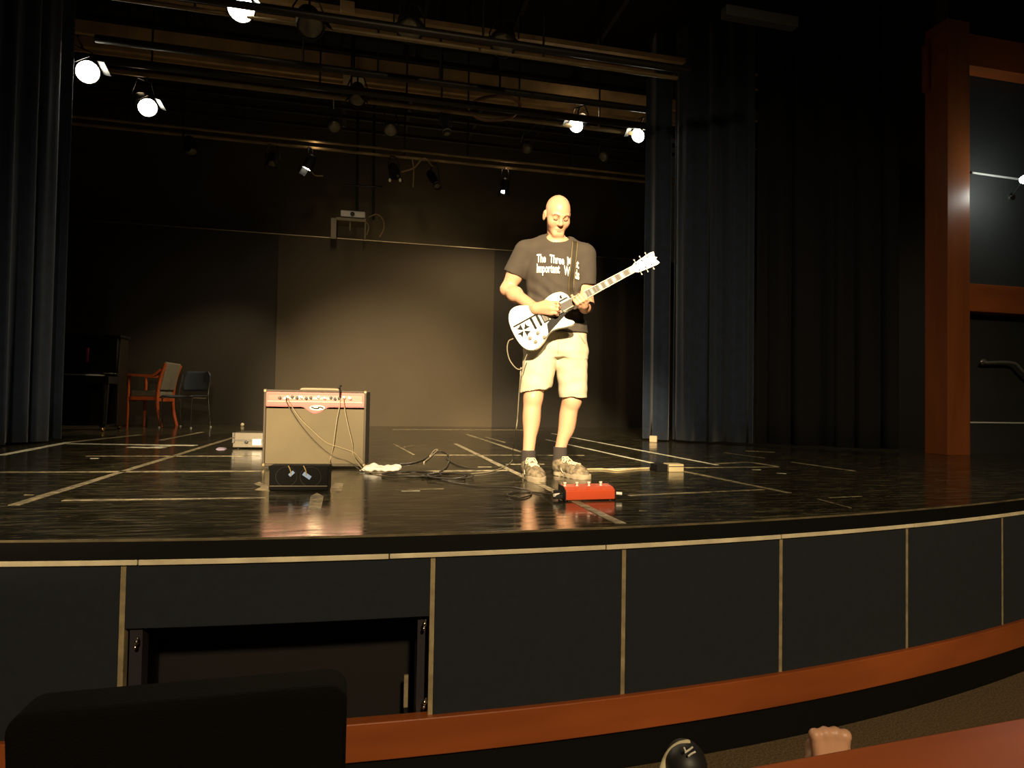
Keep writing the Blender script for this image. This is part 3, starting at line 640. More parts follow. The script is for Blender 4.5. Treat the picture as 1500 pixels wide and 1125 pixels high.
def bvh_of(o):
    me = o.data; n = len(me.vertices); co = np.empty(n*3, np.float32); me.vertices.foreach_get('co', co)
    li = np.empty(len(me.loops), np.int32); me.loops.foreach_get('vertex_index', li)
    return BVHTree.FromPolygons(co.reshape(-1, 3).tolist(), li.reshape(-1, 4).tolist())
def cap(a, b, ra, rb):                    # tapered capsule
    a = np.array(a, float); b = np.array(b, float); ab = b-a; L2 = float(ab@ab)+1e-12
    def fn(X, Y, Z):
        t = np.clip(((X-a[0])*ab[0]+(Y-a[1])*ab[1]+(Z-a[2])*ab[2])/L2, 0, 1)
        return (np.sqrt((X-a[0]-t*ab[0])**2+(Y-a[1]-t*ab[1])**2+(Z-a[2]-t*ab[2])**2)-(ra+(rb-ra)*t)).astype(np.float32)
    r = max(ra, rb); return fn, np.minimum(a, b)-r, np.maximum(a, b)+r
def ell(c, r, R=None):                    # ellipsoid; R rows are its axes
    c = np.array(c, float); r = np.array(r, float); R = np.eye(3) if R is None else np.array(R, float)
    def fn(X, Y, Z):
        p = [(X-c[0])*R[i][0]+(Y-c[1])*R[i][1]+(Z-c[2])*R[i][2] for i in range(3)]
        k0 = np.sqrt(sum((p[i]/r[i])**2 for i in range(3))); k1 = np.sqrt(sum((p[i]/r[i]**2)**2 for i in range(3)))+1e-6
        return (k0*(k0-1)/k1).astype(np.float32)
    m = max(r); return fn, c-m, c+m
def loft(secs, e=2.4):                    # stacked (z, cx, cy, rx, ry)
    A = np.array(secs, float); A = A[np.argsort(A[:, 0])]
    def fn(X, Y, Z):
        i = [np.interp(Z, A[:, 0], A[:, j]) for j in range(1, 5)]
        q = (np.abs((X-i[0])/i[2])**e+np.abs((Y-i[1])/i[3])**e)**(1/e)
        d = (q-1)*np.minimum(i[2], i[3])
        return np.maximum(d, np.maximum(A[0, 0]-Z, Z-A[-1, 0])).astype(np.float32)
    return fn, np.array([min(A[:,1]-A[:,3]), min(A[:,2]-A[:,4]), A[0,0]]), np.array([max(A[:,1]+A[:,3]), max(A[:,2]+A[:,4]), A[-1,0]])
def clip(prim, p, n):                     # keep the part of prim where (x-p).n < 0
    fn, lo, hi = prim; p = np.array(p, float); n = np.array(n, float); n = n/np.linalg.norm(n)
    return (lambda X, Y, Z: np.maximum(fn(X, Y, Z), (X-p[0])*n[0]+(Y-p[1])*n[1]+(Z-p[2])*n[2]).astype(np.float32)), lo, hi

# ------------------------------------------------------------------ the man
P0 = F(803, 697); az = math.atan2(P0[0], P0[1]); D0 = math.hypot(P0[0], P0[1])
xh = np.array([math.cos(az), -math.sin(az), 0]); yh = np.array([math.sin(az), math.cos(az), 0])
def M(px, py, d=0.):                       # the man's own frame: x to his left, d behind his middle plane, z above the stage
    r = ray(px, py); p = CP+r*((D0+d)/(r@yh)); return np.array([p@xh, d, p[2]-S])
man = empty('person', (P0[0], P0[1], S), -az)
tag(man, 'bald man in black t-shirt and khaki shorts playing an electric guitar', 'person')
ox = P0@xh
def Ml(px, py, d=0.): q = M(px, py, d); q[0] -= ox; return q
M_skin = pm('skin', (.60, .33, .20), .45, var=.06, vscale=9)
M_shirt = pm('black_shirt', (.050, .040, .030), .9, var=.12, vscale=10)
M_khaki = pm('khaki_cotton', (.52, .46, .33), .9, var=.08, vscale=12, bump=.1, bscale=120)
M_sock = pm('dark_sock', (.035, .028, .024), .95)
M_shoe = pm('tan_grey_mesh', (.17, .135, .085), .8, var=.85, vscale=38)
M_sole = pm('shoe_sole', (.30, .25, .17), .7, var=.3, vscale=20)
M_lace = pm('lace', (.6, .52, .38), .8)
# guitar frame first, so the hands can hold it
gJ = Ml(838, 443, -.255); gU = Ml(943, 386.5, -.30)-gJ; gU /= np.linalg.norm(gU)
gV = np.array([-gU[2], 0, gU[0]]); gV -= gU*(gV@gU); gV /= np.linalg.norm(gV); gV = gV*math.cos(.10)+np.cross(gU, gV)*(-math.sin(.10)); gW = np.cross(gU, gV)
GS = .905
G = lambda u, v, w_=0.: gJ+(gU*u+gV*v+gW*w_)*GS
# --- body: one skin
sk = SDF((-.36, -.40, .05), (.36, .22, 1.86), .004)
hipL, hipR = Ml(795, 498, .02), Ml(836, 498, .04)
kneeL, kneeR = Ml(781, 583, -.06), Ml(838, 587, .03)
ankL, ankR = Ml(774, 664, -.09), Ml(820.5, 659, .06)
for h_, k_, a_ in ((hipL, kneeL, ankL), (hipR, kneeR, ankR)):
    sk.add(cap(h_, k_, .085, .058), .03)
    sk.add(cap(k_, a_, .054, .036), .03)
    cf = k_*.66+a_*.34; sk.add(ell(cf+np.array([0, .022, 0]), (.054, .056, .13)), .03)
    sk.add(ell(k_+np.array([0, -.022, 0]), (.042, .038, .05)), .02)
    sk.add(cap(a_, a_+np.array([0, -.004, -.05]), .034, .030), .01)
shL, shR = Ml(769, 369, .0), Ml(857, 374, .02)
elL, elR = Ml(743.5, 424, .03), Ml(859, 445, .03)
wrL = Ml(785, 452, -.225)
hdL = G(-.120, .012, .050)                   # picking hand
wrR = Ml(857, 451, -.17)
for s_, e_, w_, rr in ((shL, elL, wrL, (.058, .046, .032)), (shR, elR, wrR, (.055, .046, .033))):
    sk.add(cap(s_, e_, rr[0], rr[1]), .03); sk.add(cap(e_, w_, rr[1], rr[2]), .02)
    mid = s_*.45+e_*.55; sk.add(ell(mid, (.049, .049, .075)), .03)
    fm = e_*.72+w_*.28; sk.add(ell(fm, (.05, .05, .05)), .03)
sk.add(loft([(.85, 0, .03, .15, .09), (1.05, .02, .02, .14, .085), (1.3, .03, .02, .155, .095), (1.45, .04, .02, .12, .07)]), .05)
sk.add(cap(shL, Ml(815, 356, .02), .05, .055), .04); sk.add(cap(shR, Ml(815, 356, .02), .05, .055), .04)
# head
HC = Ml(816.5, 316, -.03)
pt, yw = math.radians(31), math.radians(17)
f0 = np.array([math.sin(yw)*math.cos(pt), -math.cos(yw)*math.cos(pt), -math.sin(pt)]); r0 = np.array([math.cos(yw), math.sin(yw), 0]); u0 = np.cross(f0, r0); u0 = u0 if u0[2] > 0 else -u0
HR = np.stack([r0, f0, u0]); H = lambda x, y, z: HC+r0*x+f0*y+u0*z
def hell(c_, r_, k=.01): sk.add(ell(H(*c_), r_, HR), k)
hell((0, -.012, .040), (.076, .098, .084), .02); hell((0, .022, -.01), (.068, .070, .095), .03); hell((0, .034, -.072), (.053, .056, .044), .02)
sk.add(cap(H(-.018, .078, -.098), H(.018, .078, -.098), .018, .018), .025)
sk.add(cap(H(0, -.035, -.05), Ml(815, 360, .035), .050, .058), .016)
for x in (-1, 1):
    hell((x*.044, .055, -.028), (.026, .028, .03), .025)
    sk.cut(ell(H(x*.033, .102, .005), (.023, .024, .016), HR), .012)
    hell((x*.033, .074, .004), (.017, .017, .0145), .006)
    sk.add(cap(H(x*.014, .088, .024), H(x*.048, .074, .026), .009, .008), .014)
    hell((x*.082, -.014, -.008), (.010, .021, .035), .008); sk.cut(ell(H(x*.093, -.002, -.008), (.007, .010, .020), HR), .006)
    sk.add(cap(H(x*.011, .098, -.031), H(x*.013, .092, -.033), .0085, .008), .006)
sk.add(cap(H(0, .086, .016), H(0, .108, -.026), .008, .0115), .012)
sk.add(cap(H(-.019, .085, -.060), H(.019, .085, -.060), .007, .007), .006); sk.add(cap(H(-.016, .084, -.073), H(.016, .084, -.073), .008, .008), .006)
sk.cut(cap(H(-.024, .096, -.0665), H(.024, .096, -.0665), .004, .004), .004)
# picking hand: palm, four fingers curled towards the strings, thumb
pw = (hdL-wrL); pl = np.linalg.norm(pw); pw /= pl; kn = hdL-pw*.02
side = np.cross(pw, gW); side /= np.linalg.norm(side)       # across the knuckles
if side@gV < 0: side = -side
sk.add(cap(wrL, kn, .031, .028), .02)
for i in range(4):
    o_ = side*(.033-.022*i); q0 = kn+o_; L1 = (.040, .044, .041, .033)[i]
    q1 = q0+pw*L1+gW*.004; q2 = q1+pw*.006-gW*.030-side*.004; q3 = q2-pw*.018-gW*.008
    sk.add(cap(wrL+o_*.5, q0, .016, .0125), .014)
    for a_, b_, ra, rb in ((q0, q1, .0106, .0096), (q1, q2, .0096, .0088), (q2, q3, .0088, .0078)): sk.add(cap(a_, b_, ra, rb), .004)
t0 = wrL+pw*.03+side*.026; t1 = t0+pw*.038+side*.016-gW*.004; t2 = t1+pw*.036-gW*.012-side*.008
sk.add(cap(t0, t1, .016, .0125), .008); sk.add(cap(t1, t2, .0125, .0095), .004)
# fretting hand: palm under the neck, four fingers coming round onto the fingerboard, thumb behind
NU = .062                                   # distance along the neck
pal = G(NU, -.050, -.012)
sk.add(cap(wrR, pal, .031, .026), .02)
for i in range(4):
    u_ = NU-.034+.0225*i; k0 = G(u_, -.047, .012+.004*i); k1 = G(u_-.004, -.036, .046); k2 = G(u_-.010, -.006+.006*i, .050); k3 = G(u_-.012, .010+.005*i, .034)
    sk.add(cap(pal, k0, .022, .0125), .012)
    for a_, b_, ra, rb in ((k0, k1, .0118, .0102), (k1, k2, .0102, .0092), (k2, k3, .0092, .008)): sk.add(cap(a_, b_, ra, rb), .004)
th0 = G(NU-.028, -.045, -.022); th1 = G(NU-.036, -.005, -.036); th2 = G(NU-.040, .030, -.022); th3 = G(NU-.042, .042, -.002)
sk.add(cap(pal, th0, .022, .016), .01); sk.add(cap(th0, th1, .015, .012), .006); sk.add(cap(th1, th2, .012, .0105), .004); sk.add(cap(th2, th3, .0105, .009), .004)
body = sk.mesh('body', M_skin, man); body['label'] = 'bare skin of head, arms and legs'
# --- t-shirt
ts = SDF((-.34, -.22, .86), (.34, .24, 1.64), .005)
def sec(py, pl_, pr_, d, ry): a_ = Ml(pl_, py, d); b_ = Ml(pr_, py, d); return (a_[2], (a_[0]+b_[0])/2, d, (b_[0]-a_[0])/2, ry)
ts.add(loft([sec(488, 765.5, 861.5, .03, .146), sec(470, 768.5, 858.5, .027, .136), sec(445, 774, 853, .02, .12), sec(415, 771, 851, .02, .128), sec(392, 768, 857, .02, .130), sec(372, 772, 855, .02, .112), sec(360, 786, 846, .02, .085), sec(352, 798, 836, .02, .068)], 2.3), .02)
ts.add(cap(Ml(772, 367, .02), Ml(806, 354, .02), .062, .055), .05); ts.add(cap(Ml(853, 371, .02), Ml(828, 357, .02), .060, .05), .05)
for s_, e_, hem in ((shL, elL, Ml(752, 402, .02)), (shR, elR, Ml(857, 418, .02))):
    dr = e_-s_; dr /= np.linalg.norm(dr); e2 = hem+dr*.05
    ts.add(clip(cap(s_, e2, .072, .071), hem, dr), .03)
    ts.cut(cap(hem-dr*.03, hem+dr*.1, .055, .055), .004)
ts.cut(ell(Ml(817, 349, -.01), (.075, .085, .045)), .01)
def wr(X, Y, Z):
    f_ = np.clip((1.40-Z)/.30, .12, 1)*np.clip((Z-.93)/.08, .1, 1)*np.clip((.20-np.abs(X-.03))/.04, .25, 1)
    a1 = np.sin(30*(X+.55*Z)+2.5*np.sin(11*Z)); a2 = np.sin(42*(Z-.5*np.abs(X-.03))+2*np.sin(14*X)); a3 = np.sin(75*X+9*Z)
    return f_*(.010*a1*a2+.007*a2*np.clip((1.15-Z)/.1, 0, 1)+.004*a3)
shirt = ts.mesh('t_shirt', M_shirt, man, wr)
# --- shorts
so = SDF((-.32, -.22, .48), (.32, .26, 1.02), .005)
so.add(loft([sec(478, 768, 859, .03, .118), sec(496, 767, 860, .03, .128), sec(515, 767, 861, .03, .128), sec(524, 770, 860, .03, .11)], 2.4), .015)
hemL, hemR = Ml(783, 573, -.045), Ml(840.5, 583, .03)
so.add(clip(cap(Ml(795, 505, .02), hemL+np.array([-.001, -.002, -.03]), .112, .098), hemL, (.20, -.02, -1)), .02)
so.add(clip(cap(Ml(835, 505, .035), hemR+np.array([0, 0, -.03]), .108, .090), hemR, (.0, 0, -1)), .02)
so.cut(cap(hemL+np.array([.002, 0, .03]), hemL+np.array([0, 0, -.08]), .074, .084), .005); so.cut(cap(hemR+np.array([0, 0, .03]), hemR+np.array([0, 0, -.08]), .070, .078), .005)
def wr2(X, Y, Z):
    return .004*(np.sin(46*X+22*Z)*np.sin(38*Z-14*X)+.8*np.sin(70*Z+26*X+3*np.sin(20*X))*np.clip((.78-Z)/.2, 0, 1))
shorts = so.mesh('shorts', M_khaki, man, wr2)
bS = bvh_of(shirt); bK = bvh_of(shorts); bB = bvh_of(body)
# pocket seams and fly on the shorts
def ribbon(bvh, pts, wd, off, th, name, m, parent, conv=None, n=6):
    P = cat_rom(pts, n); vs = []; fs = []
    for i, p in enumerate(P):
        hit = bvh.ray_cast(Vector((p.x, -1, p.z)), Vector((0, 1, 0)))
        y = hit[0].y if hit[0] is not None and hit[0].y < p.y+.15 else p.y
        t_ = P[min(i+1, len(P)-1)]-P[max(i-1, 0)]; t_.y = 0; t_.normalize(); nn = Vector((-t_.z, 0, t_.x))
        for s_ in (-1, 1):
            e_ = Vector((p.x, 0, p.z))+nn*s_*wd/2; h2 = bvh.ray_cast(Vector((e_.x, -1, e_.z)), Vector((0, 1, 0)))
            yy = h2[0].y if h2[0] is not None and abs(h2[0].y-y) < .05 else y
            for o_ in (off+th, off-.003): vs.append((e_.x, yy-o_, e_.z))
    for i in range(len(P)-1):
        a_ = i*4; b_ = a_+4
        fs += [(a_, b_, b_+2, a_+2), (a_+1, a_+3, b_+3, b_+1), (a_, a_+1, b_+1, b_), (a_+2, b_+2, b_+3, a_+3)]
    fs += [(0, 2, 3, 1), (len(vs)-4, len(vs)-3, len(vs)-1, len(vs)-2)]
    if conv: vs = [conv(v) for v in vs]
    return B().add(vs, fs).build(name, m, parent, smooth=60)
M_seam = pm('khaki_seam', (.36, .31, .21), .9)
ribbon(bK, [Ml(818, 492, -.1), Ml(818, 506, -.1), Ml(817, 518, -.1)], .006, .001, .002, 'seam', M_seam, shorts)
ribbon(bK, [Ml(846, 486, -.1), Ml(852, 494, -.1), Ml(858, 502, -.1)], .006, .001, .002, 'seam', M_seam, shorts)
# printed words on the shirt
def words(txt, px0, py0, px1, py1, hpx):
    cu = bpy.data.curves.new('print', 'FONT'); cu.body = txt; cu.size = 1; cu.offset = .030; cu.resolution_u = 3
    to = bpy.data.objects.new('print_tmp', cu); COL.objects.link(to)
    dg = bpy.context.evaluated_depsgraph_get(); dg.update(); me = bpy.data.meshes.new_from_object(to.evaluated_get(dg))
    co = np.array([v.co for v in me.vertices]); fa = [tuple(p_.vertices) for p_ in me.polygons]; bpy.data.objects.remove(to)
    x0_, x1_ = co[:, 0].min(), co[:, 0].max(); a_ = Ml(px0, py0, -.12); b_ = Ml(px1, py1, -.12); hz_ = hpx/228./.72
    vs = []
    for x, y, _ in co:
        u = (x-x0_)/(x1_-x0_); p = a_+(b_-a_)*u; z = p[2]+y*hz_
        h = bS.ray_cast(Vector((p[0], -1, z)), Vector((0, 1, 0))); yy = h[0].y if h[0] is not None else -.1
        vs.append((p[0], yy-.0045, z))
    bm = bmesh.new(); V = [bm.verts.new(v) for v in vs]
    for f_ in fa:
        try: bm.faces.new([V[i] for i in f_])
        except ValueError: pass
    r_ = bmesh.ops.extrude_face_region(bm, geom=list(bm.faces)); 
    for e_ in r_['geom']:
        if isinstance(e_, bmesh.types.BMVert): e_.co.y -= .001
    me2 = bpy.data.meshes.new('lettering'); bmesh.ops.recalc_face_normals(bm, faces=bm.faces); bm.to_mesh(me2); bm.free(); me2.materials.append(pm('white_print', (.85, .83, .78), .7))
    o = bpy.data.objects.new('lettering', me2); COL.objects.link(o); o.parent = shirt
words('The', 786, 382.5, 799.5, 383.5, 12.2); words('Three', 805, 384, 826.5, 387, 12.2); words('Most', 831, 387.5, 848.5, 391, 12.7)
words('Important', 786, 397.8, 820, 399.5, 12.7); words('Words', 826, 401.5, 849, 407, 13.2)
# face details
M_lip2 = pm('lips', (.42, .17, .12), .5); M_brow = pm('brow', (.26, .13, .07), .8); M_lash = pm('lash', (.10, .045, .03), .8)
def face_line(pts, wd, nm, m):
    P = [H(*p_) for p_ in pts]; vs = []; n_ = len(P)
    Q = []
    for p_ in P:
        h = bB.ray_cast(Vector(p_+f0*.08), Vector(-f0)); Q.append(np.array(h[0]) if h[0] is not None else p_)
    B().tube(cat_rom(Q, 4), wd, 6).build(nm, m, body, smooth=True)
for x in (-1, 1):
    face_line([(x*.016, .1, .024), (x*.032, .1, .029), (x*.05, .09, .026)], .0042, 'eyebrow', M_brow)
    face_line([(x*.019, .1, -.002), (x*.033, .1, -.007), (x*.047, .09, -.002)], .0036, 'eyelashes', M_lash)
face_line([(-.021, .1, -.0665), (0, .1, -.066), (.021, .1, -.0665)], .003, 'mouth_line', M_lip2)
face_line([(-.014, .1, -.073), (0, .1, -.075), (.014, .1, -.073)], .0045, 'lower_lip', pm('lip_pink', (.52, .24, .17), .5))
# socks and shoes

def make_shoe(base, dirv, ank, lab):
    dv = np.array([dirv[0], dirv[1], 0.]); dv /= np.linalg.norm(dv); sd = np.array([-dv[1], dv[0], 0.])
    Q = lambda f_, l_, z_: base+dv*f_+sd*l_+np.array([0, 0, z_])
    R_ = np.stack([dv, sd, np.array([0, 0, 1.])])
    lo = np.minimum(Q(0,0,0), Q(.3,0,0))-np.array([.09,.09,.01]); hi = np.maximum(Q(0,0,0), Q(.3,0,0))+np.array([.09,.09,.16])
    a = SDF(lo, hi, .004)
    a.add(ell(Q(.215, .004, .036), (.078, .058, .042), R_), .02); a.add(ell(Q(.05, 0, .05), (.052, .038, .058), R_), .02)
    a.add(cap(Q(.055, 0, .075), Q(.20, .002, .045), .042, .042), .03); a.add(cap(Q(.05, 0, .06), Q(.055, 0, .078), .040, .041), .02)
    a.add(cap(Q(.265, .004, .028), Q(.285, .003, .026), .028, .022), .02); a.add(cap(Q(.10, 0, .10), Q(.125, 0, .095), .024, .022), .015)
    a.cut(cap(Q(.052, 0, .085), Q(.052, 0, .17), .033, .036), .006)
    a.cut((lambda X, Y, Z: (Z-(base[2]+.014)).astype(np.float32)+0*X+0*Y, lo, hi), .003)
    up = a.mesh('shoe', M_shoe, man); up['label'] = lab
    s_ = SDF(lo, hi, .004)
    for c_, r_ in (((.052, 0), .041), ((.11, .002), .038), ((.17, .004), .054), ((.215, .005), .060), ((.25, .004), .052), ((.275, .003), .040)):
        q = Q(c_[0], c_[1], 0); s_.add(loft([(base[2]+.001, q[0], q[1], r_, r_), (base[2]+.026, q[0], q[1], r_*1.0, r_*1.0)], 2), .02)
    so_ = s_.mesh('sole', M_sole, up)
    bv = bvh_of(up)
    def top(f_, l_):
        p = Q(f_, l_, .3); h = bv.ray_cast(Vector(p), Vector((0, 0, -1))); return Vector(h[0])+Vector((0, 0, .002)) if h[0] is not None else Vector(Q(f_, l_, .06))
    lb = B()
    for i in range(5):
        f_ = .105+.024*i; lb.tube(cat_rom([top(f_, -.026), top(f_+.006, -.01), top(f_+.012, .01), top(f_+.018, .026)], 3), .0034, 6); lb.tube(cat_rom([top(f_, .026), top(f_+.006, .01), top(f_+.012, -.01), top(f_+.018, -.026)], 3), .0034, 6)
    for s2 in (-1, 1): lb.tube(cat_rom([top(.108, .0), top(.10, s2*.025)+Vector((0, 0, .012)), top(.125, s2*.036)+Vector((0, 0, .008)), top(.13, s2*.02), top(.11, 0)], 4), .003, 6)
    lb.build('laces', M_lace, up, smooth=True)
    for f_ in (.10, .16): # pale side overlays
        for s2 in (-1, 1): B().tube(cat_rom([top(f_, s2*.024), Vector(Q(f_+.008, s2*.040, .05)), Vector(Q(f_+.03, s2*.044, .028))], 4), .004, 6).build('side_stripe', pm('pale_overlay', (.42, .36, .25), .7), up, smooth=True)
    sc_ = SDF(np.minimum(ank, Q(.05, 0, .06))-.07, np.maximum(ank, Q(.05, 0, .06))+.07, .004)
    tp = ank+np.array([0, 0, .020]); bt = Q(.05, 0, .06); dd = bt-tp; dd = dd/np.linalg.norm(dd)
    sc_.add(clip(cap(tp-dd*.0, bt, .0435, .046), tp+np.array([0, 0, -.0]), (0, 0, 1)), .004)
    sc_.mesh('sock', M_sock, man)
bl = Ml(774, 690, -.06); make_shoe(np.array([ankL[0]-.010, -.055, 0.]), (.28, -1), ankL, 'shoe pointing to the audience')
make_shoe(np.array([ankR[0]-.035, .075, 0.]), (.66, -.75), ankR, 'shoe turned to the right')

# ------------------------------------------------------------------ electric guitar
gm = Matrix.Identity(4)
for i in range(3): gm[i][0] = gU[i]*GS; gm[i][1] = gV[i]*GS; gm[i][2] = gW[i]*GS; gm[i][3] = gJ[i]
man_m = Matrix.Translation(Vector((P0[0], P0[1], S))) @ Matrix.Rotation(-az, 4, 'Z')
gt = empty('electric_guitar'); gt.matrix_world = man_m @ gm; tag(gt, 'white single-cutaway electric guitar with black cross emblem held by the man', 'guitar')
gi = gm.inverted()
top_ = [(0,.030),(-.004,.06),(-.03,.098),(-.075,.116),(-.12,.115),(-.165,.104),(-.20,.100),(-.24,.108),(-.29,.138),(-.34,.160),(-.385,.158),(-.42,.128),(-.44,.075),(-.446,0)]
bot_ = [(-.44,-.075),(-.42,-.128),(-.385,-.158),(-.34,-.163),(-.29,-.145),(-.24,-.115),(-.20,-.106),(-.165,-.110),(-.13,-.122),(-.09,-.132),(-.060,-.134),(-.047,-.126),(-.055,-.108),(-.078,-.085),(-.090,-.062),(-.082,-.042),(-.06,-.034),(0,-.030)]
out_ = [(p_.x, p_.y) for p_ in cat_rom([Vector((*q, 0)) for q in top_+bot_], 4)]
M_gw = pm('white_lacquer', (.80, .78, .70), .22, coat=.4); M_gb = pm('black_gloss', (.0025, .002, .002), .5, spec=.15); M_gbind = pm('binding', (.62, .55, .40), .35)
gb = B().prism(out_, -.052, 0).build('body', M_gw, gt, .006, segs=3)
def strip(a_, b_, wd, z=.0004, th=.0012, m=None, nm='stripe'):
    a_ = Vector((*a_, 0)); b_ = Vector((*b_, 0)); d_ = (b_-a_).normalized(); n_ = Vector((-d_.y, d_.x, 0))*wd/2
    B().prism([tuple((a_+n_)[:2]), tuple((a_-n_)[:2]), tuple((b_-n_)[:2]), tuple((b_+n_)[:2])], z, z+th).build(nm, m or M_gb, gb)
strip((-.425, .042), (-.012, .046), .011); 
B().prism([(-.085, -.026), (-.06, -.044), (-.075, -.052), (-.235, -.112), (-.215, -.05), (-.18, -.032)], .001, .005).build('pickguard', M_gb, gt, .001)
ec = (-.372, -.012); cr = []
for k in range(4):                        # four-armed cross emblem made of flared arms
    a_ = k*PI/2+.50; cs, sn = math.cos(a_), math.sin(a_)
    pl_ = [(.008, -.003), (.046, -.022), (.038, 0), (.046, .022), (.008, .003)]
    B().prism([(ec[0]+x*cs-y*sn, ec[1]+x*sn+y*cs) for x, y in pl_], .0004, .0016).build('emblem', M_gb, gb)
for nm, u_, hgt, z1 in (('tailpiece', -.292, .085, .016), ('bridge', -.248, .080, .018)):
    B().box((u_-.007, -hgt/2, .0), (u_+.007, hgt/2, z1)).build(nm, M_gb, gt, .003)
for u_ in (-.100, -.205):
    pk = B().box((u_-.020, -.036, 0), (u_+.020, .036, .010)).build('pickup', M_gb, gt, .003)
    for s_ in (-1, 1): B().box((u_-.015+.016*(s_ > 0), -.031, .0095), (u_-.001+.016*(s_ > 0), .031, .0115)).build('coil_cover', pm('coil_grey', (.10, .085, .06), .4), pk)
for u_, v_ in ((-.358, -.080), (-.295, -.074), (-.335, -.120), (-.268, -.121)):
    B().lathe([(.012, 0), (.012, .01), (.010, .016), (0, .0165)], (u_, v_, 0), (0, 0, 1), 14).build('knob', pm('knob_smoke', (.16, .14, .09), .3), gt, smooth=40)
B().lathe([(.014, 0), (.014, .002), (.008, .0025), (.003, .004), (.003, .015), (0, .016)], (-.045, .068, 0), (0, 0, 1), 14).build('toggle_switch', M_chrome, gt, smooth=40)
nk = B(); nk.prism([(-.085, .028), (.46, .0215), (.46, -.0215), (-.085, -.028)], -.016, .006); nk.build('neck', pm('neck_back', (.70, .66, .55), .3), gt, .006)
fbd = B().prism([(-.078, .0265), (.455, .0205), (.455, -.0205), (-.078, -.0265)], .006, .011).build('fingerboard', pm('dark_fretboard', (.022, .016, .010), .5), gt)
for s_ in (-1, 1): B().bar((-.078, s_*.0275, .008), (.455, s_*.0212, .008), .0035, .008).build('binding', M_gbind, fbd)
for i in range(22):
    u_ = .455-.628*(1-2**(-(i+1)/12.)); hw = .0205+(.455-u_)/.533*.006
    B().box((u_-.0011, -hw, .011), (u_+.0011, hw, .0122)).build('fret', pm('fret_wire', (.22, .19, .13), .5), fbd)
    if i+1 in (1, 3, 5, 7, 9, 12, 15, 17, 19, 21):
        up_ = .455-.628*(1-2**(-(i)/12.)); m_ = (u_+up_)/2; q_ = (up_-u_)*.32
        B().box((m_-q_, -hw*.72, .0108), (m_+q_, hw*.72, .0116)).build('inlay', pm('pearl', (.38, .35, .27), .35), fbd)
hs = B().prism([(.452, .022), (.475, .034), (.53, .040), (.60, .046), (.622, .040), (.612, .006), (.625, -.002), (.612, -.012), (.622, -.044), (.60, -.048), (.53, -.041), (.475, -.034), (.452, -.022)], -.012, .004).build('headstock', M_gw, gt, .002)
B().box((.452, -.022, .004), (.459, .022, .0135)).build('nut', M_gbind, gt)
for i in range(3):
    for s_ in (-1, 1):
        u_ = .487+.042*i; v_ = s_*(.024+.003*i)
        tn = B().lathe([(.006, 0), (.006, .006), (.003, .007), (.003, .014), (0, .0145)], (u_, v_, .004), (0, 0, 1), 10).build('tuner', M_chrome, hs, smooth=40)
        B().tube([(u_, s_*(.036+.003*i), -.004), (u_, s_*(.050+.003*i), -.004)], .0016, 6).ball((u_, s_*(.054+.003*i), -.004), (.005, .006, .003), 8).build('tuner_button', M_gw, hs, smooth=True)
for i in range(6):
    v0_ = -.026+.0104*i; v1_ = -.0175+.007*i
    B().tube([(-.29, v0_, .018), (-.248, v0_, .0195), (.455, v1_, .0145), (.50, v1_*1.3, .010)], .0005, 4).build('string', pm('string_steel', (.12, .10, .07), .6), gt)
conv = lambda v: tuple(gi @ Vector(v))
ribbon(bS, [Ml(842.5, 353, -.05), Ml(842, 362, -.08), Ml(840.5, 380, -.12), Ml(838.5, 400, -.12), Ml(837, 418, -.12), Ml(838.5, 434, -.14)], .040, .006, .004, 'strap', pm('strap_brown', (.030, .023, .012), .55), gt, conv)
# right strap edge trim lines
for o_ in (-3.6, 3.6):
    ribbon(bS, [Ml(842.5+o_, 354, -.05), Ml(840.5+o_, 380, -.12), Ml(838.5+o_, 400, -.12), Ml(837+o_, 418, -.12), Ml(838+o_, 432, -.14)], .004, .0095, .002, 'strap_stitching', pm('strap_edge', (.16, .12, .05), .6), gt, conv)
# guitar lead
def WM(px, py, d): q = Ml(px, py, d); return np.array(man_m @ Vector(q))
cable('guitar_lead', [WM(752, 496, -.22), WM(745, 500, -.21), WM(743, 512, -.20), WM(747, 528, -.19), WM(757, 540, -.19), WM(765, 539, -.19), WM(769, 527, -.19), WM(772, 519, -.20)], .0035, pm('lead_grey', (.22, .19, .13), .5), 'thin lead looping below the guitar body')
cable('guitar_lead', [WM(763, 538, -.17), WM(762, 556, -.17), WM(760, 580, -.10), WM(758, 612, -.02), WM(755, 636, .12), FL(751, 664), FL(748, 678), FL(722, 690), FL(690, 694)], .0035, MATS['lead_grey'], 'thin lead hanging from the loop to the floor beside the legs')

# ------------------------------------------------------------------ chairs
M_chw = pm('orange_wood', (.42, .085, .020), .35, var=.15, vscale=6)
M_chf = pm('grey_upholstery', (.17, .15, .11), .9, var=.12, vscale=20)
O = F(185.5, 625.5); O2 = F(237, 625)
ca_ = -.11
ch = empty('armchair', O, ca_); tag(ch, 'orange wooden armchair with grey upholstered seat and back', 'chair')
Lc = float(np.linalg.norm(O2-O)); Wc = .56
for y in (0, Wc):
    B().tube([(0, y, 0), (.005, y, .40), (.012, y, .755)], [.019, .023, .022], 10).build('front_leg', M_chw, ch, smooth=40)
    B().tube(cat_rom([(Lc+.02, y, 0), (Lc-.035, y, .25), (Lc-.04, y, .50), (Lc-.01, y, .72), (Lc+.055, y, .93)], 5), .026, 10).build('back_leg', M_chw, ch, smooth=40)
    ar = B(); A_ = cat_rom([(-.012, y, .76), (.15, y, .752), (.33, y, .752), (Lc-.06, y, .785), (Lc+.0, y, .84)], 5)
    for p_, q_ in zip(A_[:-1], A_[1:]): ar.bar(p_, q_, .05, .036)
    ar.build('armrest', M_chw, ch, smooth=40)
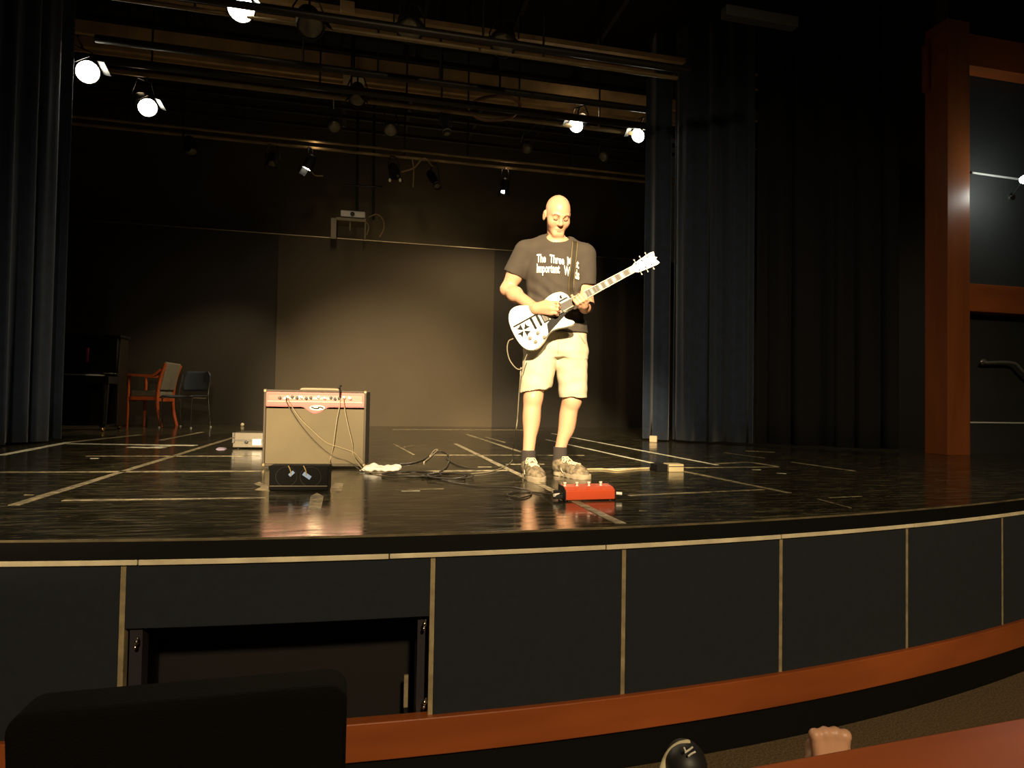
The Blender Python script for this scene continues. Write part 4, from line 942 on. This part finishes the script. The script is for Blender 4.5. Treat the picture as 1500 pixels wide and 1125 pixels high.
B().bar((.01, 0, .40), (.01, Wc, .40), .03, .05).build('rail', M_chw, ch); B().bar((Lc-.04, 0, .40), (Lc-.04, Wc, .40), .03, .05).build('rail', M_chw, ch)
for y in (0, Wc): B().bar((0, y, .42), (Lc-.04, y, .42), .03, .05).build('rail', M_chw, ch)
B().box((.0, .03, .44), (Lc-.03, Wc-.03, .535)).build('seat', M_chf, ch, .025, segs=3)
bk = B(); bk.prism([(Lc-.045, .54), (Lc-.01, .54), (Lc+.075, .95), (Lc+.03, .955)], .03, Wc-.03, lambda x, z, y: (x, y, z)); bk.build('backrest', M_chf, ch, .014, segs=3)
sc_c = F(271, 626.5)
st = empty('stacking_chair', (sc_c[0], sc_c[1], S), math.radians(-20)); tag(st, 'black stacking chair with chrome legs beside the armchair', 'chair')
# local: faces -y
for x in (-.23, .23):
    B().tube(cat_rom([(x*1.05, -.23, 0), (x, -.20, .40), (x, -.16, .435), (x, .12, .435)], 5), .0105, 8).build('front_leg', M_chrome, st, smooth=40)
    B().tube(cat_rom([(x*1.05, .25, 0), (x, .20, .40), (x, .20, .55), (x*.98, .27, .80)], 5), .0105, 8).build('back_leg', M_chrome, st, smooth=40)
M_shell = pm('black_shell', (.040, .048, .062), .35)
stt = B(); n_ = 12
def shell(fn, nu, nv, th, name, par):
    vs = [fn(i/nu, j/nv) for j in range(nv+1) for i in range(nu+1)]; fs = [(j*(nu+1)+i, j*(nu+1)+i+1, (j+1)*(nu+1)+i+1, (j+1)*(nu+1)+i) for j in range(nv) for i in range(nu)]
    o = B().add(vs, fs).build(name, M_shell, par, smooth=True); m_ = o.modifiers.new('t', 'SOLIDIFY'); m_.thickness = th; return o
shell(lambda u, v: ((u-.5)*.46*(1-.12*(v-.5)**2), -.23+v*.45, .455+.02*(2*u-1)**2-.03*max(0, .25-v)), 12, 8, .016, 'seat', st)
def bkf(u, v):
    wv = .44*(.86+.26*math.sin(v*PI)**.7-.10*v); x = (u-.5)*wv; return (x, .24+.06*v-.09*(1-(2*u-1)**2)*-1*.6-.02, .535+.30*v)
shell(bkf, 12, 8, .014, 'backrest', st)
for x in (-.23, .23): B().lathe([(.013, 0), (.013, .02)], (x*1.05, .25, 0), (0, 0, 1), 10).build('foot_cap', M_white, st)
for x in (-.23, .23): B().lathe([(.013, 0), (.013, .02)], (x*1.05, -.23, 0), (0, 0, 1), 10).build('foot_cap', M_white, st)

# ------------------------------------------------------------------ upright piano in the dark
M_pia = pm('black_lacquer', (.008, .008, .008), .12)
px_r = W(186, 560, 9.35)[0]; pn = empty('upright_piano', (px_r-1.56, 9.35, S)); tag(pn, 'black upright piano with brass casters behind the left curtain', 'piano')
PWd = 1.46
B().box((.03, .0, .06), (PWd-.03, .30, 1.21)).build('case', M_pia, pn, .005)
B().box((0, -.32, .08), (.035, .33, 1.22) if False else (.035, .33, 1.20)).build('end_panel', M_pia, pn, .008)
B().prism([(-.0, .06), (.33, .06), (.33, 1.22), (.06, 1.22), (.0, .80)], PWd-.035, PWd, lambda y, z, x: (x, y, z)).build('end_panel', pm('brown_black_lacquer', (.010, .008, .005), .3), pn, .006)
B().box((-.02, -.03, 1.22), (PWd+.02, .36, 1.25)).build('lid', M_pia, pn, .006)
B().box((0, -.34, .60), (PWd, .02, .70)).build('keybed', M_pia, pn, .008)
kb = B().box((.10, -.32, .70), (PWd-.10, -.17, .718)).build('white_keys', M_white, pn, .002)
for i in range(36):
    if i % 7 not in (2, 6): B().box((.125+i*.0345, -.25, .718), (.137+i*.0345, -.17, .73)).build('black_key', M_rub, kb)
B().box((.06, -.335, .725), (PWd-.06, -.02, .745)).build('fallboard', M_pia, pn, .006)
B().prism([(-.02, .86), (-.005, .86), (.0, 1.12), (-.015, 1.12)], .3, PWd-.3, lambda y, z, x: (x, y-.03, z)).build('music_desk', M_pia, pn)
for x in (.05, PWd-.06):
    B().lathe([(.028, .07), (.032, .12), (.045, .45), (.05, .6)], (x, -.28, 0), (0, 0, 1), 14).build('leg', M_pia, pn, smooth=40)
    B().box((x-.035, -.33, .055), (x+.035, .1, .085)).build('toe_block', M_pia, pn, .006)
    cs_ = B().lathe([(.03, -.015), (.034, -.01), (.034, .01), (.03, .015)], (x, -.30, .034), (1, 0, 0), 16); cs_.box((x-.02, -.31, .03), (x+.02, -.29, .06)); cs_.build('caster', M_brass, pn, smooth=40)
    B().lathe([(.03, -.015), (.034, -.01), (.034, .01), (.03, .015)], (x, .27, .034), (1, 0, 0), 16).build('caster', M_brass, pn, smooth=40)
for x in (.6, .73, .86): B().box((x-.02, -.1, .07), (x+.02, .02, .08)).build('pedal', M_brass, pn, .004)
q_ = W(128.5, 520, 9.30); tag(B().box((q_[0]-.012, 9.285, q_[2]-.09), (q_[0]+.012, 9.295, q_[2]+.09)).build('ribbon', pm('magenta_ribbon', (.35, .02, .10), .7)), 'short magenta ribbon hanging on the dark piano front', 'ribbon')

# ------------------------------------------------------------------ front of the hall
A_ = F(20, 1034, .90); B_ = F(509, 990, .90); wS = float(np.linalg.norm(B_-A_)); aS = math.atan2(B_[1]-A_[1], B_[0]-A_[0])
seat = empty('theater_seat', (A_[0], A_[1], 0), aS); tag(seat, 'black upholstered theatre seat back in the lower left foreground', 'seat')
M_uph = pm('black_upholstery', (.0032, .003, .0026), .95, spec=.1, bump=.4, bscale=220)
def rrect(x0, z0, x1, z1, r, n=6):
    out = []
    for cx_, cz_, a0_ in ((x1-r, z1-r, 0), (x0+r, z1-r, PI/2), (x0+r, z0+r, PI), (x1-r, z0+r, 1.5*PI)):
        for k in range(n+1): a_ = a0_+PI/2*k/n; out.append((cx_+r*math.cos(a_), cz_+r*math.sin(a_)))
    return out
B().prism(rrect(0, .30, wS, .90, .035), 0, .09, lambda x, z, y: (x, y-.04+(.90-z)*.12, z)).build('backrest', M_uph, seat, .012, segs=3)
B().box((.02, .1, .38), (wS-.02, .58, .48)).build('cushion', M_uph, seat, .03, segs=3)
for x in (.0, wS-.06): B().box((x, .08, 0), (x+.05, .45, .56)).build('standard', M_dmetal, seat, .01)
# wooden ledge
e0 = F(1040, 1132.5, .80); e1 = F(1560, 1039, .80); wl2 = float(np.linalg.norm(e1-e0)); al = math.atan2(e1[1]-e0[1], e1[0]-e0[0])
led = empty('wooden_ledge', (e0[0], e0[1], 0), al); tag(led, 'red-brown wooden ledge slanting across the lower right corner', 'ledge')
B().box((-.5, -.30, .765), (wl2+.6, 0, .80)).build('top_board', M_woodh, led, .006)
B().box((-.48, -.08, 0), (wl2+.58, -.04, .765)).build('front_board', M_woodh, led, .003)
# spectator's fist
fd = 1.36
def V(px, py, d): r = ray(px, py); return CP+r*(d/(r@Fw))
sp = empty('person', (*V(1215, 1085, fd)[:2], 0)); tag(sp, 'bare clenched fist of a spectator rising behind the wooden ledge', 'person')
off = np.array([*V(1215, 1085, fd)[:2], 0.])
v = lambda px, py, d: V(px, py, d)-off
fs_ = SDF(np.minimum(v(1170, 1190, fd), v(1260, 1050, fd))-np.array([.06, .12, .45]), np.maximum(v(1170, 1190, fd), v(1260, 1050, fd))+np.array([.08, .12, .04]), .0035)
wr_ = v(1214, 1145, fd-.02); el_ = wr_+np.array([.05, .02, -.40])
fs_.add(cap(el_, wr_, .047, .032), .02)
for i in range(4):
    kx = 1194+14.5*i; ky = (1077, 1074.5, 1074.5, 1078)[i]
    k0 = v(kx, ky, fd-.015); fs_.add(cap(v(1206+5*i, 1135, fd-.02), k0, .020, .0115), .008); fs_.add(ell(v(kx, ky-1, fd-.012), (.0125, .0125, .0125)), .003)
    k1 = v(kx, ky+6, fd+.035); k2 = v(kx, ky+26, fd+.038); k3 = v(kx, ky+26, fd+.012)
    for a_, b_ in ((k0, k1), (k1, k2), (k2, k3)): fs_.add(cap(a_, b_, .0118, .0105), .005)
t0 = v(1192, 1120, fd-.005); t1 = v(1190, 1092, fd+.02); t2 = v(1204, 1088, fd+.048); fs_.add(cap(wr_, t0, .024, .018), .012); fs_.add(cap(t0, t1, .0165, .013), .006); fs_.add(cap(t1, t2, .013, .0105), .004)
fs_.mesh('forearm_and_fist', M_skin, sp)
slv = SDF(el_-np.array([.10, .10, el_[2]*0+.45]), el_+.12, .006); slv.add(clip(cap(el_+np.array([0, 0, -.36]), el_+np.array([-.012, -.004, .08]), .075, .056), el_+np.array([0, 0, .06]), (0, 0, 1)), .01)
slv.mesh('sleeve', pm('dark_sleeve', (.012, .012, .014), .9), sp)
# spectator's raised shoe
sd_ = 1.62; C_ = V(1000, 1112, sd_)
sh2 = empty('sneaker', (C_[0], C_[1], 0)); tag(sh2, 'black sneaker toe with pale sole edge at the bottom picture edge', 'shoe'); oo = np.array([C_[0], C_[1], 0])
m1 = lambda px, py, d: V(px, py, d)-oo
z_ = SDF(m1(1000, 1112, sd_)-np.array([.12, .14, .28]), m1(1000, 1112, sd_)+np.array([.14, .16, .10]), .004)
z_.add(cap(m1(1004, 1120, sd_-.01), m1(1002, 1200, sd_-.04), .050, .048), .02); z_.add(ell(m1(1004, 1113, sd_+.01), (.040, .055, .046)), .02)
z_.mesh('upper', pm('black_sneaker', (.014, .015, .014), .5), sh2)
z2 = SDF(m1(1000, 1112, sd_)-np.array([.16, .14, .28]), m1(1000, 1112, sd_)+np.array([.14, .16, .10]), .004)
A3 = cat_rom([m1(1008, 1087.5, sd_-.0), m1(992, 1093, sd_), m1(981, 1103, sd_), m1(974, 1116, sd_), m1(969, 1135, sd_-.02), m1(967, 1170, sd_-.03), m1(968, 1200, sd_-.04)], 5)
for p_, q2_ in zip(A3[:-1], A3[1:]): z2.add(cap(p_, q2_, .0075, .0075), .004)
z2.mesh('sole_edge', pm('pale_sole', (.62, .55, .36), .6), sh2)
for pts_ in (((1002, 1095), (1004, 1100), (1004, 1103)), ((1004, 1102), (1010, 1098), (1015, 1094)), ((1008, 1108), (1013, 1104), (1019, 1101))):
    B().tube(cat_rom([m1(*q_, sd_-.052) for q_ in pts_], 4), .0022, 6).build('stripe', pm('white_mark', (.75, .72, .6), .5), sh2, smooth=True)
B().tube([m1(1003, 1190, sd_-.03), np.array([.03, .10, .0])], [.05, .06], 12).build('trouser_leg', MATS['dark_sleeve'], sh2, smooth=40)

# towel, crumpled
q0 = F(560, 690); tz = SDF((-.17, -.10, -.01), (.17, .12, .09), .004)
for x, y, z, a_, b_, c_, r_ in ((-.09, .0, .015, .04, .045, .022, .2), (-.055, .01, .03, .045, .03, .022, .9), (-.02, .0, .018, .06, .05, .018, -.4), (.03, .01, .020, .055, .032, .018, .3), (.075, .0, .018, .045, .03, .020, -.7), (.10, .015, .022, .025, .02, .022, .2), (-.11, -.02, .008, .04, .025, .010, .3), (.04, -.03, .010, .05, .02, .010, .1)):
    cr_, sr_ = math.cos(r_), math.sin(r_); tz.add(ell((x, y, z), (a_, b_, c_), [[cr_, sr_, 0], [-sr_, cr_, 0], [0, 0, 1]]), .008)
tz.cut((lambda X, Y, Z: (Z-.001).astype(np.float32)+0*X+0*Y, np.array([-.2, -.2, -.02]), np.array([.2, .2, .09])), .002)
tw = tz.mesh('towel', M_towel, None, lambda X, Y, Z: .004*np.sin(90*X+60*Y)*np.sin(70*Y-50*X+40*Z)); tw.location = (q0[0], q0[1], S)
tag(tw, 'crumpled white towel on the floor right of the amplifier', 'towel')
